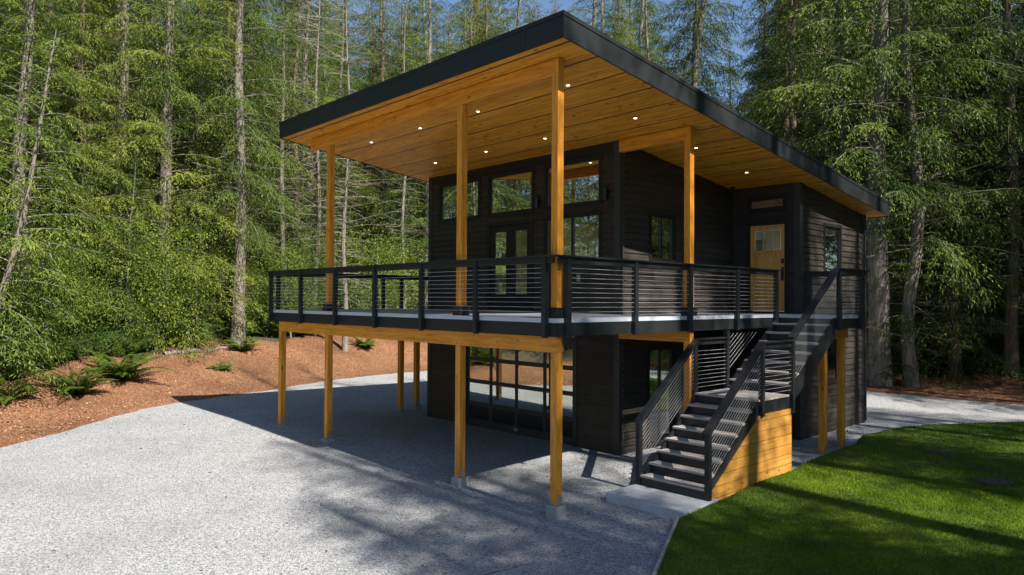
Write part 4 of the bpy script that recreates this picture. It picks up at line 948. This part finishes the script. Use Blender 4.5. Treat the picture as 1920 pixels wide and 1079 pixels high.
nview = len(pts)
for _ in range(3500):       # forest opposite the windows, behind the camera's left
    x, y = rng.uniform(-48, -3), rng.uniform(-52, -6); t_ = float(sdist(x, y)[0])
    if t_ < 3.8 or t_ > 24 or (inview(np.array([x]), np.array([y]), .15)[0]): continue
    try_add(x, y, int(rng.choice([0, 1, 2, 6])), rng.uniform(.9, 1.2), 3.5)
nref = len(pts)
for _ in range(1500):       # forest beyond the lawn's right side, out of the picture
    x, y = rng.uniform(9, 60), rng.uniform(19, 56); t_ = float(sdist(x, y)[0])
    if t_ < 3.0: continue
    try_add(x, y, int(rng.choice([0, 2, 8, 8])), rng.uniform(1.15, 1.5), 3.7)
SHADE = [(15, -.3, 0, 1.0), (18.5, -.7, 0, 1.2), (22, .4, 0, 1.3), (16.5, -2.3, 0, .9), (20.5, -2.2, 0, 1.1), (18, 1.0, 0, .9), (15.5, 3.3, 8, 1.15), (15, 5.9, 8, 1.15), (14.5, 8.2, 0, .95), (18, 7.6, 0, 1.1), (22, 8.6, 0, 1.3), (16, 8.6, 8, 1.05), (15.5, 11.6, 8, .95), (16, 14, 0, .9), (21, 13, 0, 1.2), (27, 8, 8, 1.2), (11, 20, 0, 1.05), (12.5, 24, 2, 1.2), (19, 26, 0, 1.4), (11.5, 29, 2, 1.3)]
for x, y, k, s in SHADE: pts.append((x, y, float(gz(x, y)) - .02)); kd_.append(k); rt_.append(rng.uniform(0, 6.28)); sc_.append(s)
print('forest trees', nview, nref, len(pts))
gn_mass('background_forest', pts, kd_, rt_, sc_, [proto(k) for k in PK], 'deep conifer forest filling the space behind the front trees', 'forest')

# undergrowth
SH = [shrub(21, 1.3, 1.0, 34), shrub(22, .8, .9, 30, leaf=(.05, .10)), shrub(23, 2.0, 1.1, 40, leaf=(.07, .13), per=70)]
FE = [fern(31), fern(32, 20, .75)]
def place(x, y, parts, name, label, cat, s=1.):
    t = thing(name, (x, y, float(terr(x, y).ravel()[0])), label, cat); t.rotation_euler = (0, 0, rng.uniform(0, 6.28)); t.scale = (s, s, s); out = []
    for nm, me in parts: o = bpy.data.objects.new(nm, me); C.objects.link(o); o.parent = t; out.append(o)
    return out
pr = []
def gpx(u, v):
    """ground point under photo pixel (u, v)"""
    d = np.array(f2) + np.array(r2) * (u - 960) / 1353. - np.array(u2) * (v - 539.5) / 1353.
    lo = 5.
    for t_ in np.arange(5, 80, .15):
        p = np.array(CAM) + d * t_
        if p[2] < float(terr(p[0], p[1]).ravel()[0]): return p[0], p[1]
    return at(u, 40)
for u, v_, i, s, lb in ((145, 745, 0, 1.6, 'arching green sword fern on the bark bank, second from the left'), (228, 716, 0, 2.0, 'largest sword fern with tall upright fronds on the bark bank'), (418, 697, 1, .95, 'small bright fern alone in the middle of the bark bank'),
                       (12, 752, 1, 1.6, 'green fern at the left edge of the photo'), (683, 652, 1, 1.4, 'fern at the top of the bark bank behind the deck posts'), (455, 662, 0, 1.3, 'fern beside the pale log at the top of the bank'), (1634, 722, 1, .9, 'dark fern beside the drive at the cabin corner'), (1690, 700, 1, .8, 'shaded fern on the far right bank')):
    x, y = gpx(u, v_); pr += [(place(x, y, [('fronds', FE[i])], 'sword_fern', lb, 'fern', s), i)]
fp = [next(o for o, i in pr if i == 0), next(o for o, i in pr if i == 1)]
sp_ = []
for u, ds, i, s, lb in ((500, 36, 0, 1.1, 'leafy green shrub left of the raised deck corner'), (585, 37, 2, 1.0, 'tall sunlit bush seen under the left deck railing'), (700, 39, 2, 1.1, 'yellowish green bush seen between the deck railing posts'), (770, 40, 0, 1.2, 'rounded bush seen just left of the cabin wall'), (425, 34, 1, 1.2, 'low spreading shrub at the foot of the pale trunk'), (335, 31.5, 0, 1.2, 'loose green shrub at the back of the bark bank')):
    x, y = at(u, ds); sp_.append((place(x, y, [('stems', SH[i][0]), ('foliage', SH[i][1])], 'forest_shrub', lb, 'shrub', s), i))
spr = [next(o for o, i in sp_ if i == j) for j in (0, 1, 2)]
pts2, k2, r2_, s2 = [], [], [], []
for _ in range(9000):
    u = rng.uniform(-60, 1990); ds = rng.uniform(19, 52); x, y = at(u, ds); t_ = float(sdist(x, y)[0]); mwv = float(mulch_w(np.array([x, y])))
    if t_ < mwv + .35: continue
    dens = 1.0 if t_ < mwv + 8 else .45
    if rng.random() > dens or len(pts2) > 2600: continue
    left = x < -10; k = int(rng.choice([0, 1, 2, 3, 4], p=[.22, .40, .13, .12, .13])) if left else int(rng.choice([0, 1, 2, 3, 4], p=[.12, .42, .03, .2, .23]))
    if t_ < mwv + 1.6 and k in (0, 2): k = 1
    pts2.append((x, y, float(terr(x, y).ravel()[0]) - .04)); k2.append(k); r2_.append(rng.uniform(0, 6.28)); s2.append(rng.uniform(.45, 1.1) if left else rng.uniform(.35, .85))
for _ in range(2600):
    u = rng.uniform(-60, 1990); ds = rng.uniform(19, 42); x, y = at(u, ds); t_ = float(sdist(x, y)[0]); mwv = float(mulch_w(np.array([x, y])))
    if not mwv + .15 < t_ < mwv + 4: continue
    pts2.append((x, y, float(terr(x, y).ravel()[0]) - .05)); k2.append(int(rng.choice([1, 3, 4]))); r2_.append(rng.uniform(0, 6.28)); s2.append(rng.uniform(.35, .75))
for _ in range(500):
    x, y = rng.uniform(-30, 0), rng.uniform(-34, -6); t_ = float(sdist(x, y)[0])
    if t_ < 3.2 or t_ > 14: continue
    pts2.append((x, y, float(terr(x, y).ravel()[0]) - .04)); k2.append(int(rng.choice([0, 1, 2, 3]))); r2_.append(rng.uniform(0, 6.28)); s2.append(rng.uniform(.6, 1.2))
gn_mass('undergrowth', pts2, k2, r2_, s2, spr + [fp[0], fp[1]], 'tangled green undergrowth of salal and ferns beneath the trees', 'undergrowth')
# fallen wood
def log(name, u0, v0, u1, v1, r_, label, mt='bark_pale', lift=0.):
    x0, y0 = gpx(u0, v0); x1, y1 = gpx(u1, v1); k = 9; s = np.linspace(0, 1, k); P = np.stack([x0 + (x1 - x0) * s, y0 + (y1 - y0) * s, s * 0], 1); P[:, 2] = terr(P[:, 0], P[:, 1]) + r_ * .6 + lift * s; P += rng.normal(0, r_ * .25, P.shape)
    V, F = tube_np(P, r_ * (1 - .45 * s), 8); o = np_mesh(name, V, F, mt, True); tag(o, label, 'log'); return o
log('fallen_log', 308, 672, 442, 655, .10, 'pale fallen log lying along the top of the bark bank')
log('fallen_branch', 442, 640, 365, 618, .05, 'thin fallen branch sloping down to the pale log', lift=.9)
log('fallen_log', 1640, 688, 1800, 697, .09, 'grey fallen log in the shade on the right bank')
# bark chips and twigs scattered on the bank, leaves on the gravel
n_ = 26000; i = rng.integers(0, len(idx), n_); q = rng.random(n_); P = CB[idx][i] + nrm[idx][i] * (mw[idx][i] * q)[:, None] + rng.normal(0, .2, (n_, 2)); tt = sdist(P[:, 0], P[:, 1]); ok = (tt > .02) & inview(P[:, 0], P[:, 1]); P = P[ok]; n_ = len(P)
d = rng.normal(0, 1, (n_, 3)); d[:, 2] *= .35; d /= np.linalg.norm(d, axis=1)[:, None]; b3 = np.column_stack([P, terr(P[:, 0], P[:, 1]) + .045]); ln = rng.uniform(.03, .11, n_)
V, F = sprays(b3, d, ln, rng.uniform(.012, .035, n_), rng, .4); M['chips'] = leaf_mat('loose_bark_chip', (.08, .03, .014), (.26, .12, .06), (.55, .38, .24), 0., .2)
o = np_mesh('bark_chips', V, F, 'chips', attrs={'tint': rng.random(n_)}); tag(o, 'loose bark chips scattered over the bank', 'bark chips', kind='stuff')

# fallen needles and leaves on the gravel
n_ = 1500; x = rng.uniform(-16, 4, n_); y = rng.uniform(-8, 14, n_); ok = inview(x, y) & (sdist(x, y) < -.2) & (sdist(x, y, LAWN) > .2) & ~((x > XL) & (x < XE) & (y > YF)) & (rng.random(n_) < np.where((x > -3) | (x < -12), .8, .25)); P = np.stack([x[ok], y[ok]], 1); n_ = len(P)
d = rng.normal(0, 1, (n_, 3)); d[:, 2] *= .15; d /= np.linalg.norm(d, axis=1)[:, None]
V, F = sprays(np.column_stack([P, gz(P[:, 0], P[:, 1]) + .016]), d, rng.uniform(.03, .09, n_), rng.uniform(.012, .04, n_), rng, .3)
o = np_mesh('fallen_leaves', V, F, 'chips', attrs={'tint': rng.random(n_) * .5}); tag(o, 'scattered brown leaves and needles on the gravel', 'leaves', kind='stuff')
